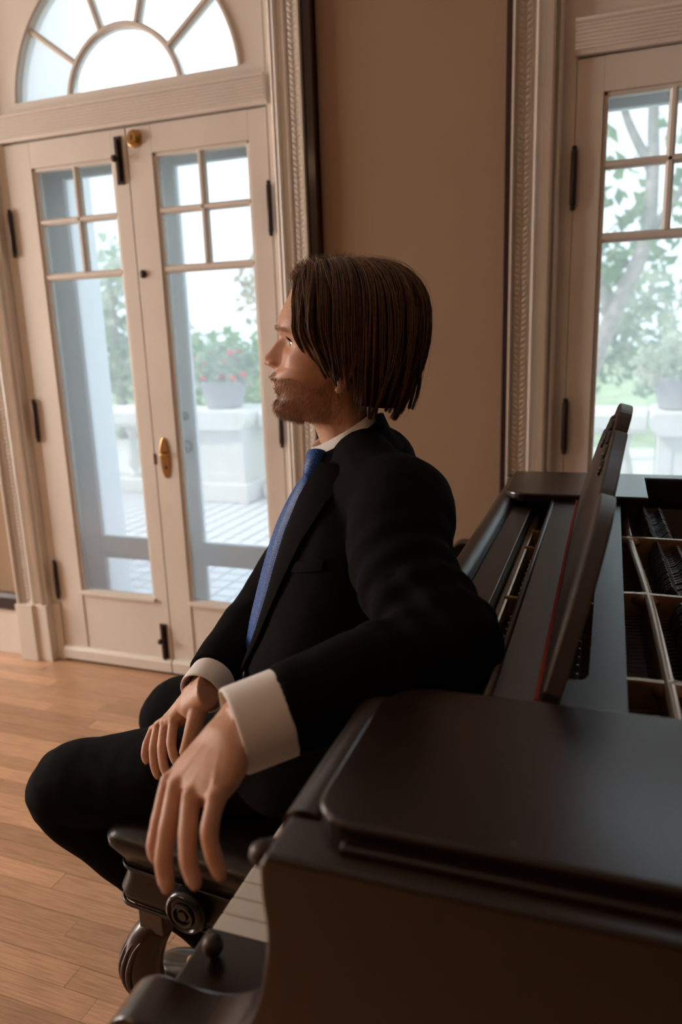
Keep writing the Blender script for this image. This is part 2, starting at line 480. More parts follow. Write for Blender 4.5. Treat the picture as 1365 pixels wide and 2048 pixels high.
# ---- transom bars, fan lights
FR, FZ, FB = 0.457, 2.115, 2.155
def fan(n, trim, cx):
    x0, x1 = cx - 0.535, cx + 0.535
    tb = G()
    prof = [(D + .04, 2.030), (D - .010, 2.030), (D - .014, 2.040)]
    z = 2.040
    for k in range(7):
        prof += [(D - .022, z + .002), (D - .022, z + .006), (D - .017, z + .009)]; z += 0.0095
    prof += [(D - .026, 2.109), (D - .026, 2.116), (D + .04, 2.116)]
    tb.prism(prof, x0 - 0.004, x1 + 0.004, 'x')
    tb.build('transom_bar', 'paint', trim)
    r = tag(empty('window_%d' % n, (cx, D, 2.116)), kind='structure')
    ya, yb = D + 0.002, D + 0.048
    g = G(); N = 48
    a0 = math.asin((FB - FZ) / FR)
    an = [a0 + (math.pi - 2 * a0) * i / N for i in range(N + 1)]
    P = [(cx + FR * math.cos(a), FZ + FR * math.sin(a)) for a in an]
    for i in range(N):
        p, q = P[i], P[i + 1]
        g.prism([q, p, (p[0], ZO), (q[0], ZO)], ya, yb)
    g.box(x0, P[-1][0], ya, yb, 2.116, ZO).box(P[0][0], x1, ya, yb, 2.116, ZO).box(P[-1][0], P[0][0], ya, yb, 2.116, FB)
    g.build('fan_panel', 'paint', r)
    # moulded edge of the arch
    def arc(rad, w, d0, d1, name):
        g = G(); b0 = math.asin(min(0.99, (FB - FZ) / rad))
        R = []
        for i in range(N + 1):
            a = b0 + (math.pi - 2 * b0) * i / N
            R.append([(cx + rr * math.cos(a), yy, FZ + rr * math.sin(a)) for rr, yy in
                      ((rad - w / 2, d1), (rad - w / 2, d0 + .006), (rad - w / 4, d0), (rad + w / 4, d0), (rad + w / 2, d0 + .006), (rad + w / 2, d1))])
        g.rings(R)
        return g.build(name, 'paint', r)
    arc(FR - 0.006, 0.014, D - 0.006, D + 0.05, 'arch_bead')
    arc(0.226, 0.020, D + 0.006, D + 0.04, 'arc_muntin')
    for a in (36, 72, 108, 144):
        a = math.radians(a)
        d = Vector((math.cos(a), 0, math.sin(a))); s = Vector((-math.sin(a), 0, math.cos(a)))
        c = Vector((cx, 0, FZ))
        R = []
        for rr in (0.232, FR):
            p = c + d * rr
            R.append([p + s * w + Vector((0, y, 0)) for w, y in ((-.010, D + .04), (-.010, D + .012), (-.005, D + .006), (.005, D + .006), (.010, D + .012), (.010, D + .04))])
        G().rings(R).build('muntin', 'paint', r)
    # panes: the half round and the five around it
    def pane(pts):
        G().prism(pts, D + 0.024, D + 0.027).build('pane', 'glass', r)
    b0 = math.asin((FB - FZ) / 0.216)
    pane([(cx + .216 * math.cos(b0 + (math.pi - 2 * b0) * i / 24), FZ + .216 * math.sin(b0 + (math.pi - 2 * b0) * i / 24)) for i in range(25)])
    ed = [a0, 36 * math.pi / 180, 72 * math.pi / 180, 108 * math.pi / 180, 144 * math.pi / 180, math.pi - a0]
    for i in range(5):
        aa = [ed[i] + (ed[i + 1] - ed[i]) * k / 10 for k in range(11)]
        o_ = [(cx + (FR - .004) * math.cos(a), max(FB, FZ + (FR - .004) * math.sin(a))) for a in aa]
        i_ = [(cx + .236 * math.cos(a), max(FB, FZ + .236 * math.sin(a))) for a in reversed(aa)]
        pane(o_ + i_)
fan(1, t1, -1.6435)
fan(2, t2, 0.368)
fan(9, t5, -3.655)

# ---- door leaves
dn = 0
def leaf(x0, x1, g0, g1, vm, hinge_right):
    """moulded garden door: four small panes over one long pane, a panel below"""
    global dn
    dn += 1
    ya, yb = D + 0.002, D + 0.046
    r = tag(empty('door_%d' % dn, ((x0 + x1) / 2, D + 0.02, 0)), kind='structure')
    G().box(x0, g0, ya, yb, 0.010, 2.024).build('stile', 'paint', r, bevel=0.002)
    G().box(g1, x1, ya, yb, 0.010, 2.024).build('stile', 'paint', r, bevel=0.002)
    G().box(g0, g1, ya, yb, 1.935, 2.024).build('top_rail', 'paint', r, bevel=0.001)
    G().box(g0, g1, ya + .004, yb, 0.010, 0.317).build('bottom_panel', 'paint', r, bevel=0.001)
    G().prism([(ya, .012), (ya - .016, .014), (ya - .018, .055), (ya - .010, .066), (ya, .070)], x0 + .002, x1 - .002, 'x').build('kick_rail', 'paint', r)
    G().prism([(ya + .004, .300), (ya - .012, .306), (ya - .012, .316), (ya + .02, .326), (ya + .02, .300)], g0 - .004, g1 + .004, 'x').build('sill_bead', 'paint', r)
    # glazing bead around the glass
    g = G()
    for a, b in ((g0, g0 + .012), (g1 - .012, g1)):
        g.box(a, b, ya + .006, yb - .006, 0.317, 1.935)
    g.box(g0, g1, ya + .006, yb - .006, 1.923, 1.935)
    g.build('glazing_bead', 'paint', r, bevel=0.003)
    def bar(a, b, z0, z1, vert):
        if vert:
            c = (a + b) / 2; h = (b - a) / 2
            pr = [(c - h, yb - .01), (c - h, ya + .014), (c - h * .4, ya + .004), (c + h * .4, ya + .004), (c + h, ya + .014), (c + h, yb - .01)]
            G().prism(pr, z0, z1, 'z').build('muntin', 'paint', r)
        else:
            c = (z0 + z1) / 2; h = (z1 - z0) / 2
            pr = [(yb - .01, c - h), (ya + .014, c - h), (ya + .004, c - h * .4), (ya + .004, c + h * .4), (ya + .014, c + h), (yb - .01, c + h)]
            G().prism(pr, a, b, 'x').build('muntin', 'paint', r)
    bar(vm - .011, vm + .011, 1.568, 1.925, True)
    bar(g0 + .01, g1 - .01, 1.739, 1.761, False)
    bar(g0 + .01, g1 - .01, 1.544, 1.570, False)
    yg = D + 0.026
    for a, b, z0, z1 in ((g0 + .01, g1 - .01, .325, 1.55), (g0 + .01, vm, 1.565, 1.745), (vm, g1 - .01, 1.565, 1.745), (g0 + .01, vm, 1.755, 1.926), (vm, g1 - .01, 1.755, 1.926)):
        G().box(a, b, yg, yg + .003, z0, z1).build('pane', 'glass', r)
    hx = x1 if hinge_right else x0
    for z in (0.36, 1.02, 1.72):
        h = G().lathe([(.004, -.085), (.008, -.08), (.006, -.074), (.009, -.070), (.009, .070), (.006, .074), (.008, .08), (.004, .085)], (hx, D - 0.008, z), 10)
        h.build('hinge', 'iron', r, smooth=True, autosmooth=40)
    return r
d1 = leaf(-2.178, -1.6455, -2.060, -1.706, -1.878, False)
d2 = leaf(-1.6415, -1.110, -1.544, -1.178, -1.366, True)
d3 = leaf(-0.164, 0.3665, -0.092, 0.263, 0.086, False)
leaf(-4.1895, -3.657, -4.0715, -3.7175, -3.8895, False)  # this leaf and the next: the added third pair
leaf(-3.653, -3.1215, -3.5555, -3.1895, -3.3775, True)
d4 = leaf(0.3695, 0.900, 0.474, 0.830, 0.652, True)
# ironmongery on the first pair
y0 = D + 0.002
def bolt(z0, z1, zk):
    b = G().box(-1.692, -1.662, y0 - .006, y0, z0, z1).build('surface_bolt', 'iron', d1, bevel=0.002)
    G().box(-1.683, -1.671, y0 - .016, y0 - .006, z0 + .01, z1 - .01).build('bolt_bar', 'iron', b, bevel=0.002)
    G().lathe([(.004, -.040), (.011, -.036), (.012, -.028), (.006, -.022), (.006, -.006)], (-1.677, y0, zk), 12, 'y').build('bolt_knob', 'iron', b, smooth=True)
bolt(1.845, 2.000, 1.925)
bolt(0.055, 0.215, 0.15)
lk = G().lathe([(.001, -.020), (.016, -.020), (.019, -.016), (.021, -.012), (.028, -.008), (.029, 0.0)], (-1.608, y0, 1.985), 24, 'y').build('lock_cylinder', 'brass', d2, smooth=True, autosmooth=35)
G().box(-1.610, -1.606, y0 - .0215, y0 - .019, 1.977, 1.993).build('keyhole', 'iron', lk)
G().lathe([(.001, -.010), (.011, -.009), (.014, -.004), (.014, 0)], (-1.622, y0, 1.545), 16, 'y').build('catch_rose', 'iron', d2, smooth=True)
es = []
for k in range(28):
    a = 2 * math.pi * k / 28
    es.append((-1.598 + .0215 * math.cos(a), 0.885 + .078 * math.sin(a)))
pl = G().prism(es, y0 - .005, y0).build('escutcheon', 'brass', d2, bevel=0.003)
G().tube(crom([(-1.598, y0 - .003, .905), (-1.598, y0 - .030, .905), (-1.588, y0 - .040, .904), (-1.575, y0 - .040, .902), (-1.562, y0 - .036, .900)], 5), .0055, 10).build('lever_handle', 'brass', pl, smooth=True)
G().lathe([(.001, -.008), (.006, -.007), (.007, -.004)], (-1.598, y0, .85), 12, 'y').build('key_rose', 'iron', pl, smooth=True)
G().box(-1.648, -1.640, y0 - .003, y0, 0.86, 0.90).build('strike_plate', 'iron', d1)

# ---- outer storm doors, in the outer face of the wall
def storm(x0, x1, sl, sr, knob):
    global dn
    dn += 1
    ya, yb = D + 0.195, D + 0.235
    r = tag(empty('door_%d' % dn, ((x0 + x1) / 2, D + .2, 0)), kind='structure')
    G().box(x0, x0 + sl, ya, yb, -0.01, 2.06).build('stile', 'paint_out', r, bevel=0.002)
    G().box(x1 - sr, x1, ya, yb, -0.01, 2.06).build('stile', 'paint_out', r, bevel=0.002)
    G().box(x0 + sl, x1 - sr, ya, yb, 1.935, 2.06).build('top_rail', 'paint_out', r, bevel=0.002)
    G().box(x0 + sl, x1 - sr, ya, yb, 0.405, 0.500).build('lock_rail', 'paint_out', r, bevel=0.002)
    G().box(x0 + sl, x1 - sr, ya, yb, -0.01, 0.12).build('bottom_rail', 'paint_out', r, bevel=0.002)
    for z0, z1 in ((.12, .405), (.50, 1.935)):
        G().box(x0 + sl, x1 - sr, ya + .018, ya + .021, z0, z1).build('pane', 'glass', r)
    if knob:
        kx = x0 + 0.022
        G().lathe([(.001, -.05), (.02, -.047), (.027, -.035), (.022, -.02), (.009, -.014), (.009, -.004), (.024, -.003), (.024, 0)], (kx, ya, 0.90), 18, 'y').build('door_knob', 'steel', r, smooth=True)
        G().lathe([(.001, -.014), (.013, -.012), (.018, -.004), (.018, 0)], (kx, ya, 1.02), 16, 'y').build('lock_rose', 'steel', r, smooth=True)
storm(-2.20, -1.645, 0.115, 0.055, False)
storm(-1.642, -1.08, 0.055, 0.09, True)
storm(-0.19, 0.366, 0.10, 0.055, False)
storm(0.369, 0.93, 0.055, 0.10, True)
storm(-4.2115, -3.6565, 0.115, 0.055, False)  # storm doors of the added third pair
storm(-3.6535, -3.0915, 0.055, 0.09, True)
for n, (a, b, o0, o1) in enumerate(((A0, A1, -2.205, -1.075), (B0, B1, -0.195, 0.935), (C0, C1, -4.2165, -3.0865))):
    g = G().box(a, o0, D + .05, D + .52, -0.02, ZO).box(o1, b, D + .05, D + .52, -0.02, ZO).box(o0, o1, D + .05, D + .24, 2.06, 2.115)
    tag(g.build('trim_%d' % (n + (3 if n < 2 else 4)), 'paint_out'), kind='structure')
    tag(G().box(a, b, D - 0.0, D + T + .03, -0.05, 0.006).build('threshold', 'dark_wood'), kind='structure')

# ================================================================== OUTSIDE
PZ = -0.03
porch = tag(G().box(-9, 7, D + T + .03, 6.05, PZ - 0.25, PZ - 0.012).build('porch_floor', 'grout'), kind='structure')
TP = 0.118
unit = None; g = G()
for j in range(int((6.0 - (D + T + .04)) / TP)):
    yy = D + T + .04 + j * TP
    for i in range(int(15 / TP)):
        xx = -8.5 + i * TP
        if yy < 4.1 and -1.26 * yy + 0.05 < xx < -0.50 * yy + 0.1 and xx > -1.03 * yy - 0.1:
            if unit is None:
                o = G().box(0, TP - .014, 0, TP - .014, -0.012, 0.0).build('tile', 'tile', porch); unit = o
            else:
                o = copy_obj(unit, porch)
            o.location = (xx, yy, PZ)
        else:
            x_, y_ = xx + TP - .014, yy + TP - .014
            g.add([(xx, yy, PZ), (x_, yy, PZ), (x_, y_, PZ), (xx, y_, PZ)], [(0, 1, 2, 3)])
tag(g.build('tile_field', 'tile', porch), kind='stuff')
tag(G().box(-40, 40, 6.05, 70, -0.85, -0.60).build('lawn', 'grass'), 'sunlit lawn beyond the white balustrade', 'lawn', kind='structure')
tag(G().box(-40, 40, 9.0, 12.5, -0.60, -0.585).build('garden_path', 'path'), kind='structure')

BY = 5.75
PED = [-3.17, 0.50]
bp = [(.055, 0), (.055, .03), (.035, .045), (.03, .06), (.06, .11), (.072, .17), (.065, .22), (.04, .31), (.03, .37), (.042, .385), (.042, .40), (.055, .42), (.055, .47)]
unit = None
for xa, xb, lab in ((-9, PED[0] - .345, 'white stone balustrade section seen through the left door leaf'),
                    (PED[0] + .345, PED[1] - .345, 'white stone balustrade section between the two planter pedestals'),
                    (PED[1] + .345, 7, 'white stone balustrade section right of the blue-green planter pedestal')):
    bal = empty('balustrade', ((xa + xb) / 2, BY, PZ), label=lab, cat='balustrade', group='porch balustrade sections')
    G().box(xa, xb, BY - .15, BY + .15, PZ, PZ + .12).build('base_rail', 'stone', bal, bevel=.01)
    G().prism([(BY - .12, .56), (BY - .17, .60), (BY - .17, .69), (BY - .13, .73), (BY + .13, .73), (BY + .17, .69), (BY + .17, .60), (BY + .12, .56)], xa, xb, 'x').build('top_rail', 'stone', bal)
    n = int((xb - xa) / .265)
    for k in range(n):
        x = xa + (xb - xa) * (k + .5) / n
        if not -6.8 < x < 2.4: continue
        if unit is None:
            o = G().lathe(bp, (0, 0, 0), 14).build('baluster', 'stone', bal, smooth=True); unit = o
        else:
            o = copy_obj(unit, bal)
        o.matrix_parent_inverse = Matrix.Identity(4)
        o.location = (x - (xa + xb) / 2, 0, .12)
def pedestal(x, label):
    r = empty('pedestal', (x, BY - .05, PZ), label=label, cat='pedestal', group='balustrade pedestals')
    y = BY - .05; h = .27
    G().box(x - h - .04, x + h + .04, y - h - .04, y + h + .04, PZ, PZ + .16).build('base', 'stone', r, bevel=.012)
    g = G().box(x - h, x + h, y - h + .012, y + h, PZ + .16, .60)
    for a, b, z0, z1 in ((x - h, x + h, .50, .60), (x - h, x + h, PZ + .16, PZ + .24), (x - h, x - h + .09, PZ + .24, .5), (x + h - .09, x + h, PZ + .24, .5)):
        g.box(a, b, y - h, y - h + .02, z0, z1)
    g.build('shaft', 'stone', r, bevel=.004)
    G().prism([(x - h - .01, .58), (x - h - .06, .64), (x - h - .06, .70), (x - h - .03, .73), (x + h + .03, .73), (x + h + .06, .70), (x + h + .06, .64), (x + h + .01, .58)], y - h - .05, y + h + .05, 'y').build('cap', 'stone', r)
pedestal(PED[0], 'white panelled pedestal carrying the planter of red flowers')
pedestal(PED[1], 'white panelled pedestal seen through the door at the right')

def leaves(n, cen, rad, size, seed, shell=0.55):
    r_ = np.random.default_rng(seed)
    d = r_.normal(size=(n, 3)); d /= np.linalg.norm(d, axis=1)[:, None]
    rr = shell + (1 - shell) * r_.random(n)
    P = np.array(cen) + d * rr[:, None] * np.array(rad)
    a = r_.normal(size=(n, 3)); a /= np.linalg.norm(a, axis=1)[:, None]
    b = np.cross(a, r_.normal(size=(n, 3))); b /= np.linalg.norm(b, axis=1)[:, None]
    s = size * (0.6 + 0.8 * r_.random(n))[:, None]
    V = np.stack([P - a * s, P - b * s * .5, P + a * s, P + b * s * .5], 1).reshape(-1, 3)
    return V
def foliage(name, blobs, size, m, parent, seed):
    V = np.concatenate([leaves(n, c, r_, size, seed + i) for i, (c, r_, n) in enumerate(blobs)])
    F = np.arange(len(V)).reshape(-1, 4)
    me = bpy.data.meshes.new(name); me.from_pydata(V.tolist(), [], F.tolist())
    me.materials.append(MATS[m])
    return tag(link(bpy.data.objects.new(name, me), parent), kind='stuff')
def planter(x, label, flowers, seed):
    y = BY - .05
    r = empty('planter', (x, y, .73), label=label, cat='planter', group='stone planters')
    G().lathe([(.12, 0), (.15, .01), (.155, .03), (.19, .17), (.215, .20), (.215, .225), (.19, .225), (.17, .20), (.02, .195)], (x, y, .73), 24).build('pot', 'pot', r, smooth=True, autosmooth=40)
    foliage('foliage', [((x, y, 1.05), (.32, .30, .20), 420), ((x - .15, y, 1.0), (.22, .2, .15), 160), ((x + .14, y, 1.12), (.2, .2, .17), 160)], .035, 'leaf_pale', r, seed)
    if flowers:
        q = np.random.default_rng(seed + 5)
        for k in range(16):
            c = (x + q.uniform(-.3, .3), y - q.uniform(.0, .28), q.uniform(.98, 1.2))
            g = G()
            for j in range(5):
                a = 2 * math.pi * j / 5
                g.sphere((c[0] + .014 * math.cos(a), c[1], c[2] + .014 * math.sin(a)), (.012, .006, .012), 6, 4)
            g.build('flower', 'petal', r, smooth=True)
planter(PED[0] - .02, 'round stone planter of red flowers on the pedestal', True, 11)
planter(PED[1] - .12, 'round stone planter of blue-green leaves seen through the right-hand door', False, 21)

def tree(loc, h, blobs, m, label, seed, lean=0.0, tr=0.16, size=.13, branches=(), path=None):
    r = empty('tree', loc, label=label, cat='tree', group='garden trees')
    x, y, z = loc
    pts = crom(path, 6) if path else crom([(x, y, z), (x + lean * .3, y, z + h * .35), (x + lean * .7, y, z + h * .7), (x + lean, y, z + h)], 5)
    G().tube(pts, [tr * (1.15 - .8 * i / (len(pts) - 1)) for i in range(len(pts))], 10).build('trunk', 'bark', r, smooth=True)
    for b in branches:
        pb = crom(b, 5)
        G().tube(pb, [tr * .55 * (1 - .75 * i / (len(pb) - 1)) for i in range(len(pb))], 8).build('branch', 'bark', r, smooth=True)
    foliage('foliage', blobs, size, m, r, seed)
# the tree seen through the right-hand door
tree((-0.75, 11.0, -.6), 7.0,
     [((-.3, 11, 5.2), (2.0, 1.2, 1.2), 700), ((-1.2, 11.3, 3.2), (1.2, 1.2, .8), 380), ((1.6, 11, 3.8), (1.4, 1.2, 1.2), 480), ((.5, 11.4, 2.6), (.9, .8, .6), 160), ((-.6, 11.2, 2.1), (.6, .6, .5), 120)],
     'leaf', 'spreading green tree with pale leaning trunk behind the right-hand door', 31, tr=.13,
     path=[(-.75, 11, -.6), (-.55, 11, .4), (-.22, 11, 1.36), (.15, 11, 2.3), (.2, 11, 3.2), (.17, 11, 4.2), (.3, 11, 6.2)],
     branches=[[(-.22, 11, 1.36), (-.5, 10.9, 2.3), (-.6, 10.8, 3.2), (-1.2, 10.8, 4.2)], [(.15, 11, 2.3), (.6, 11, 3.0), (1.4, 11, 4.2)], [(.18, 11, 3.2), (-.2, 11, 4.0), (-.5, 11, 5.4)]])
tree((-.9, 15.0, -.6), 3.0, [((-.9, 15, 1.5), (1.8, 1.0, 1.5), 900), ((.9, 15.2, 1.1), (1.5, 1.0, 1.3), 700), ((2.8, 15, 1.6), (1.4, 1.0, 1.6), 600)], 'leaf_pale',
     'pale bushy shrubbery low behind the right-hand door planter', 41, tr=.1, size=.12)
# trees and bushes seen through the pair of doors
tree((-9.3, 12.5, -.6), 3.2, [((-9.2, 12.5, 1.5), (1.5, 1.0, 1.4), 900), ((-10.4, 12.7, 1.2), (1.4, 1.0, 1.4), 700), ((-8.1, 12.5, .7), (1.2, 1.0, 1.0), 500)], 'leaf_pale',
     'pale green bush filling the long pane of the left door leaf', 51, tr=.1)
tree((-11.4, 17.0, -.6), 6.4, [((-11.3, 17, 4.4), (.65, .7, .7), 70), ((-12.0, 17, 3.2), (1.3, .9, .9), 200)], 'leaf_pale',
     'slender sparse tree rising above the bush in the left door leaf', 61, tr=.07)
tree((-6.3, 15.0, -.6), 3.8, [((-6.6, 15, 2.2), (1.3, 1.0, 1.2), 600), ((-5.2, 15, 1.5), (1.5, 1.0, 1.5), 800)], 'leaf_warm',
     'warm-tinted tree behind the flower planter in the right door leaf', 71, tr=.1)
tree((-5.4, 10.0, -.6), 1.8, [((-5.5, 10, .6), (1.1, .8, .85), 700), ((-4.2, 10, .5), (1.1, .8, .85), 700)], 'leaf',
     'low green bush behind the flower planter on the porch', 81, tr=.07, size=.1)

# ================================================================== GRAND PIANO (keyboard along y, player on the -x side)
PC0 = Matrix.Translation((0.3, 1.162, 0))
piano = empty('grand_piano', (0.3, 1.162, 0), label='dark brown wooden grand piano with open top and raised music desk', cat='piano')
YN0, YN1, YF0, YF1 = 0.409, 0.459, 1.865, 1.915
RZ = 0.965
def arc_pts(c, r, a0, a1, n):
    return [(c[0] + r * math.cos(math.radians(a0 + (a1 - a0) * i / n)), c[1] + r * math.sin(math.radians(a0 + (a1 - a0) * i / n))) for i in range(n + 1)]
# curved rim
outer = crom([(0.20, YN0), (0.55, YN0 + .01), (0.85, .60), (1.10, .98), (1.38, 1.30), (1.62, 1.42), (1.74, 1.60), (1.70, 1.82), (1.55, 1.905), (1.2, YF1), (0.20, YF1)], 6)
inn = []
for i, p in enumerate(outer):
    t = outer[min(i + 1, len(outer) - 1)] - outer[max(i - 1, 0)]; t = t / np.linalg.norm(t)
    inn.append(p + np.array((-t[1], t[0])) * 0.05)
g = G()
R = [[(o_[0], o_[1], .66), (o_[0], o_[1], RZ - .004), (o_[0] * .98 + i_[0] * .02, o_[1] * .98 + i_[1] * .02, RZ), (i_[0], i_[1], RZ), (i_[0], i_[1], .66)] for o_, i_ in zip(outer, inn)]
g.rings(R)
g.build('rim', 'piano', piano)
# arms with the scrolled front
AP = [(-.214, RZ), (-.219, .955), (-.219, .930), (-.217, .897), (-.222, .862), (-.230, .830), (-.243, .804), (-.262, .787), (-.285, .778), (-.31, .776), (-.335, .779), (-.352, .778), (-.368, .768), (-.383, .745), (-.396, .711), (-.402, .675), (-.398, .64), (-.38, .62), (0.22, .62), (0.22, RZ)]
def smooth_prof(P, lo, hi):
    """P with the span lo..hi resampled smoothly"""
    return P[:lo] + [tuple(p) for p in crom(P[lo:hi + 1], 4)] + P[hi + 1:]
APs = smooth_prof(AP, 1, 17)
for y0_, y1_ in ((YN0, YN1), (YF0, YF1)):
    a = G().prism(APs, y0_, y1_).build('arm', 'piano', piano, bevel=.004, seg=3)
    yc = (y0_ + y1_) / 2
    h = G()
    h.lathe([(.001, -.234), (.006, -.232), (.010, -.226), (.010, -.220), (.006, -.214)], (0, yc - .008, .952), 12, 'x')
    h.lathe([(.001, -.238), (.008, -.236), (.012, -.229), (.012, -.222), (.007, -.214)], (0, yc + .012, .936), 12, 'x')
    h.build('fallboard_hinge', 'iron', a, smooth=True)
# key bed, slip, blocks
G().box(-.349, .25, YN1, YF0, .62, .69).build('key_bed', 'piano', piano, bevel=.003)
G().box(-.356, -.349, YN1, YF0, .62, .732).build('key_slip', 'piano_y', piano, bevel=.003)
KY0 = 0.543; KP = 0.02356
for a, b in ((YN1, KY0 - .002), (KY0 + 52 * KP + .002, YF0)):
    k = G().box(-.349, -.20, a, b, .69, .756).build('key_block', 'piano', piano, bevel=.004)
    G().lathe([(.001, .778), (.007, .777), (.010, .771), (.009, .764), (.005, .760), (.005, .756)], (-.325, (a + b) / 2 + .008, 0), 14).build('block_screw', 'iron', k, smooth=True)
wk = bk = None
for i in range(52):
    if wk is None:
        wk = G().box(-.3475, -.205, 0, KP - .0012, .722, .750).build('white_key', 'ivory', piano, bevel=.0012); o = wk
    else: o = copy_obj(wk, piano)
    o.location.y = KY0 + i * KP + .0006
    if (i % 7) in (1, 2, 3, 5, 6) and i < 51:
        if bk is None:
            bk = G().prism([(-.300, .748), (-.296, .760), (-.205, .762), (-.205, .748)], -.005, .005).build('black_key', 'ebony', piano, bevel=.0015); o = bk
        else: o = copy_obj(bk, piano)
        o.location.y = KY0 + (i + 1) * KP
G().box(-.207, -.203, KY0, KY0 + 52 * KP, .751, .757).build('name_felt', 'felt_red', piano)
# opened fall board with its rounded edge, panel behind it
G().box(-.203, -.184, YN1 + .001, YF0 - .001, .757, .948).build('fallboard', 'piano_y', piano)
rail = [(-.2035 + .0205 * math.cos(math.radians(a)), .950 + .019 * math.sin(math.radians(a))) for a in range(-60, 241, 20)]
G().prism(rail, YN1 + .001, YF0 - .001).build('fallboard_edge', 'piano_y', piano, smooth=True, autosmooth=50)
G().box(-.183, -.143, YN1 + .001, YF0 - .001, .925, .950).build('stretcher', 'piano_y', piano, bevel=.002)
# inside: sound board, iron plate, ribs
sb = [(-.14, YN1), (.5, YN1 + .01), (.8, .65), (1.05, 1.02), (1.35, 1.36), (1.6, 1.48), (1.67, 1.62), (1.64, 1.8), (1.5, 1.865), (-.14, YF0)]
G().prism(sb, .72, .80, 'z').build('sound_board', 'piano_inside', piano)
G().box(-.142, .02, YN1 + .002, YF0 - .002, .80, .875).build('pin_block', 'piano_inside', piano)
plate = G()
def bar(g, pts, w, h):
    """upright rib through (x, y, z top) points with flared shoulders"""
    P = [np.array(p, float) for p in pts]; R = []
    for i, p in enumerate(P):
        t = P[min(i + 1, len(P) - 1)] - P[max(i - 1, 0)]; t[2] = 0; t /= np.linalg.norm(t)
        s = np.array((-t[1], t[0], 0)); z = np.array((0, 0, 1.0))
        R.append([p - s * w * .9 - z * h, p - s * w * .62 - z * .004, p - s * w * .42, p + s * w * .42, p + s * w * .62 - z * .004, p + s * w * .9 - z * h])
    g.rings(R)
pb = G().box(-.142, -.128, .50, 1.83, .875, .928).build('plate_flange', 'bronze', piano, bevel=.004)
for y in (1.47, 1.352, 1.08, .82):
    g = G(); bar(g, [(-.135, y, .930), (-.11, y + .003, .927), (-.06, y + .005, .925), (.02, y + .006, .928)], .009, .045); g.build('plate_rib', 'bronze', piano, smooth=True, autosmooth=60)
g = G(); bar(g, crom([(.040, 1.70, .927), (.047, 1.45, .930), (.067, 1.125, .932), (.077, .82, .932), (.082, .62, .930)], 6), .012, .05); g.build('plate_beam', 'bronze', piano, smooth=True, autosmooth=60)
for y in (1.448, 1.13, .835):
    g = G(); bar(g, [(-.01, y, .929), (.045, y + .002, .932), (.10, y, .932), (.30, y + .012, .928), (.6, y + .10, .925)], .009, .05); g.build('plate_rib', 'bronze', piano, smooth=True, autosmooth=60)
for y in (1.448, 1.13, .835):
    x = .047 + (1.45 - y) * .052
    G().sphere((x, y + .003, .922), (.022, .022, .0105), 12, 8).build('rib_boss', 'bronze', piano, smooth=True)
# tuning pins and strings
g = G()
for k in range(150):
    y = .52 + k * .0086
    x = -.122 + .030 * ((k * 7) % 3) / 2
    g.lathe([(.0022, .875), (.0022, .905), (.0012, .906)], (x, y, 0), 6)
    if y < 1.0:
        g.lathe([(.0022, .875), (.0022, .905), (.0012, .906)], (x + .085, y, 0), 6)
tag(g.build('tuning_pins', 'steel', piano), kind='stuff')
g = G()
for k in range(110):
    y = .52 + k * .0120
    g.tube([(-.09, y, .892), (.05, y + .004, .900), (.9, min(1.8, y + .35), .897)], .0007, 4)
mat('string', (0.10, 0.07, 0.05), rough=0.45, metal=0.6)
tag(g.build('strings', 'string', piano), kind='stuff')
# dampers
dp = None
prof = [(0, .86), (.003, .905), (.010, .927), (.017, .934), (.024, .925), (.031, .912), (.040, .916), (.050, .928), (.056, .924), (.061, .905), (.064, .86)]
for y0_, y1_, x0_ in ((1.478, 1.72, .068), (1.165, 1.425, .084), (.868, 1.105, .098), (.56, .81, .105)):
    y = y0_
    while y < y1_:
        if dp is None:
            dp = G().prism(prof, 0, .0095).build('damper', 'damper', piano, bevel=.0012); o = dp
        else: o = copy_obj(dp, piano)
        o.location = (x0_ - (y - y0_) * .03, y, random.uniform(-.001, .001)); y += .0132
# music desk: sliding base frame, standing desk
bx0, bx1, by0, by1 = -.103, .030, .672, 1.615
frame_o = [(bx0, by0), (bx1, by0), (bx1, by1), (bx0, by1)]
hx0, hx1, hy0, hy1, hr = -.046, -.007, .742, 1.545, .022
hole = arc_pts((hx1 - hr, hy0 + hr), hr, -90, 0, 6) + arc_pts((hx1 - hr, hy1 - hr), hr, 0, 90, 6) + [(hx0, hy1), (hx0, hy0)]
def framed(outline, hole, z0, z1):
    bm = bmesh.new()
    def loop(P):
        vs = [bm.verts.new((p[0], p[1], z1)) for p in P]
        return [bm.edges.new((vs[i], vs[(i + 1) % len(vs)])) for i in range(len(vs))]
    e = loop(outline) + loop(hole)
    bmesh.ops.triangle_fill(bm, edges=e, use_beauty=True)
    r_ = bmesh.ops.extrude_face_region(bm, geom=list(bm.faces))
    for v in r_['geom']:
        if isinstance(v, bmesh.types.BMVert): v.co.z = z0
    bm.verts.index_update()
    V = [tuple(v.co) for v in bm.verts]; F = [[v.index for v in f.verts] for f in bm.faces]
    bm.free()
    return V, F
V, F = framed(frame_o, hole, .947, RZ)
md = mk('music_desk', V, F, 'piano_y', piano)
G().tube([(bx0 + .003, by0, RZ), (bx0 + .003, by1, RZ)], .0042, 8).build('front_bead', 'piano_y', md, smooth=True)
G().box(-.0555, -.0515, by0 + .012, by1 - .012, RZ, RZ + .006).build('felt_strip', 'felt_red', md)
half = [(.684, 0), (.684, .010), (.700, .044), (.722, .086), (.750, .120), (.79, .148), (.83, .163), (.868, .167), (.880, .163), (.892, .158), (.905, .166), (.95, .182), (1.00, .197), (1.045, .214), (1.052, .214), (1.056, .204), (1.072, .203), (1.080, .218), (1.10, .233), (1.13, .239), (1.1435, .240)]
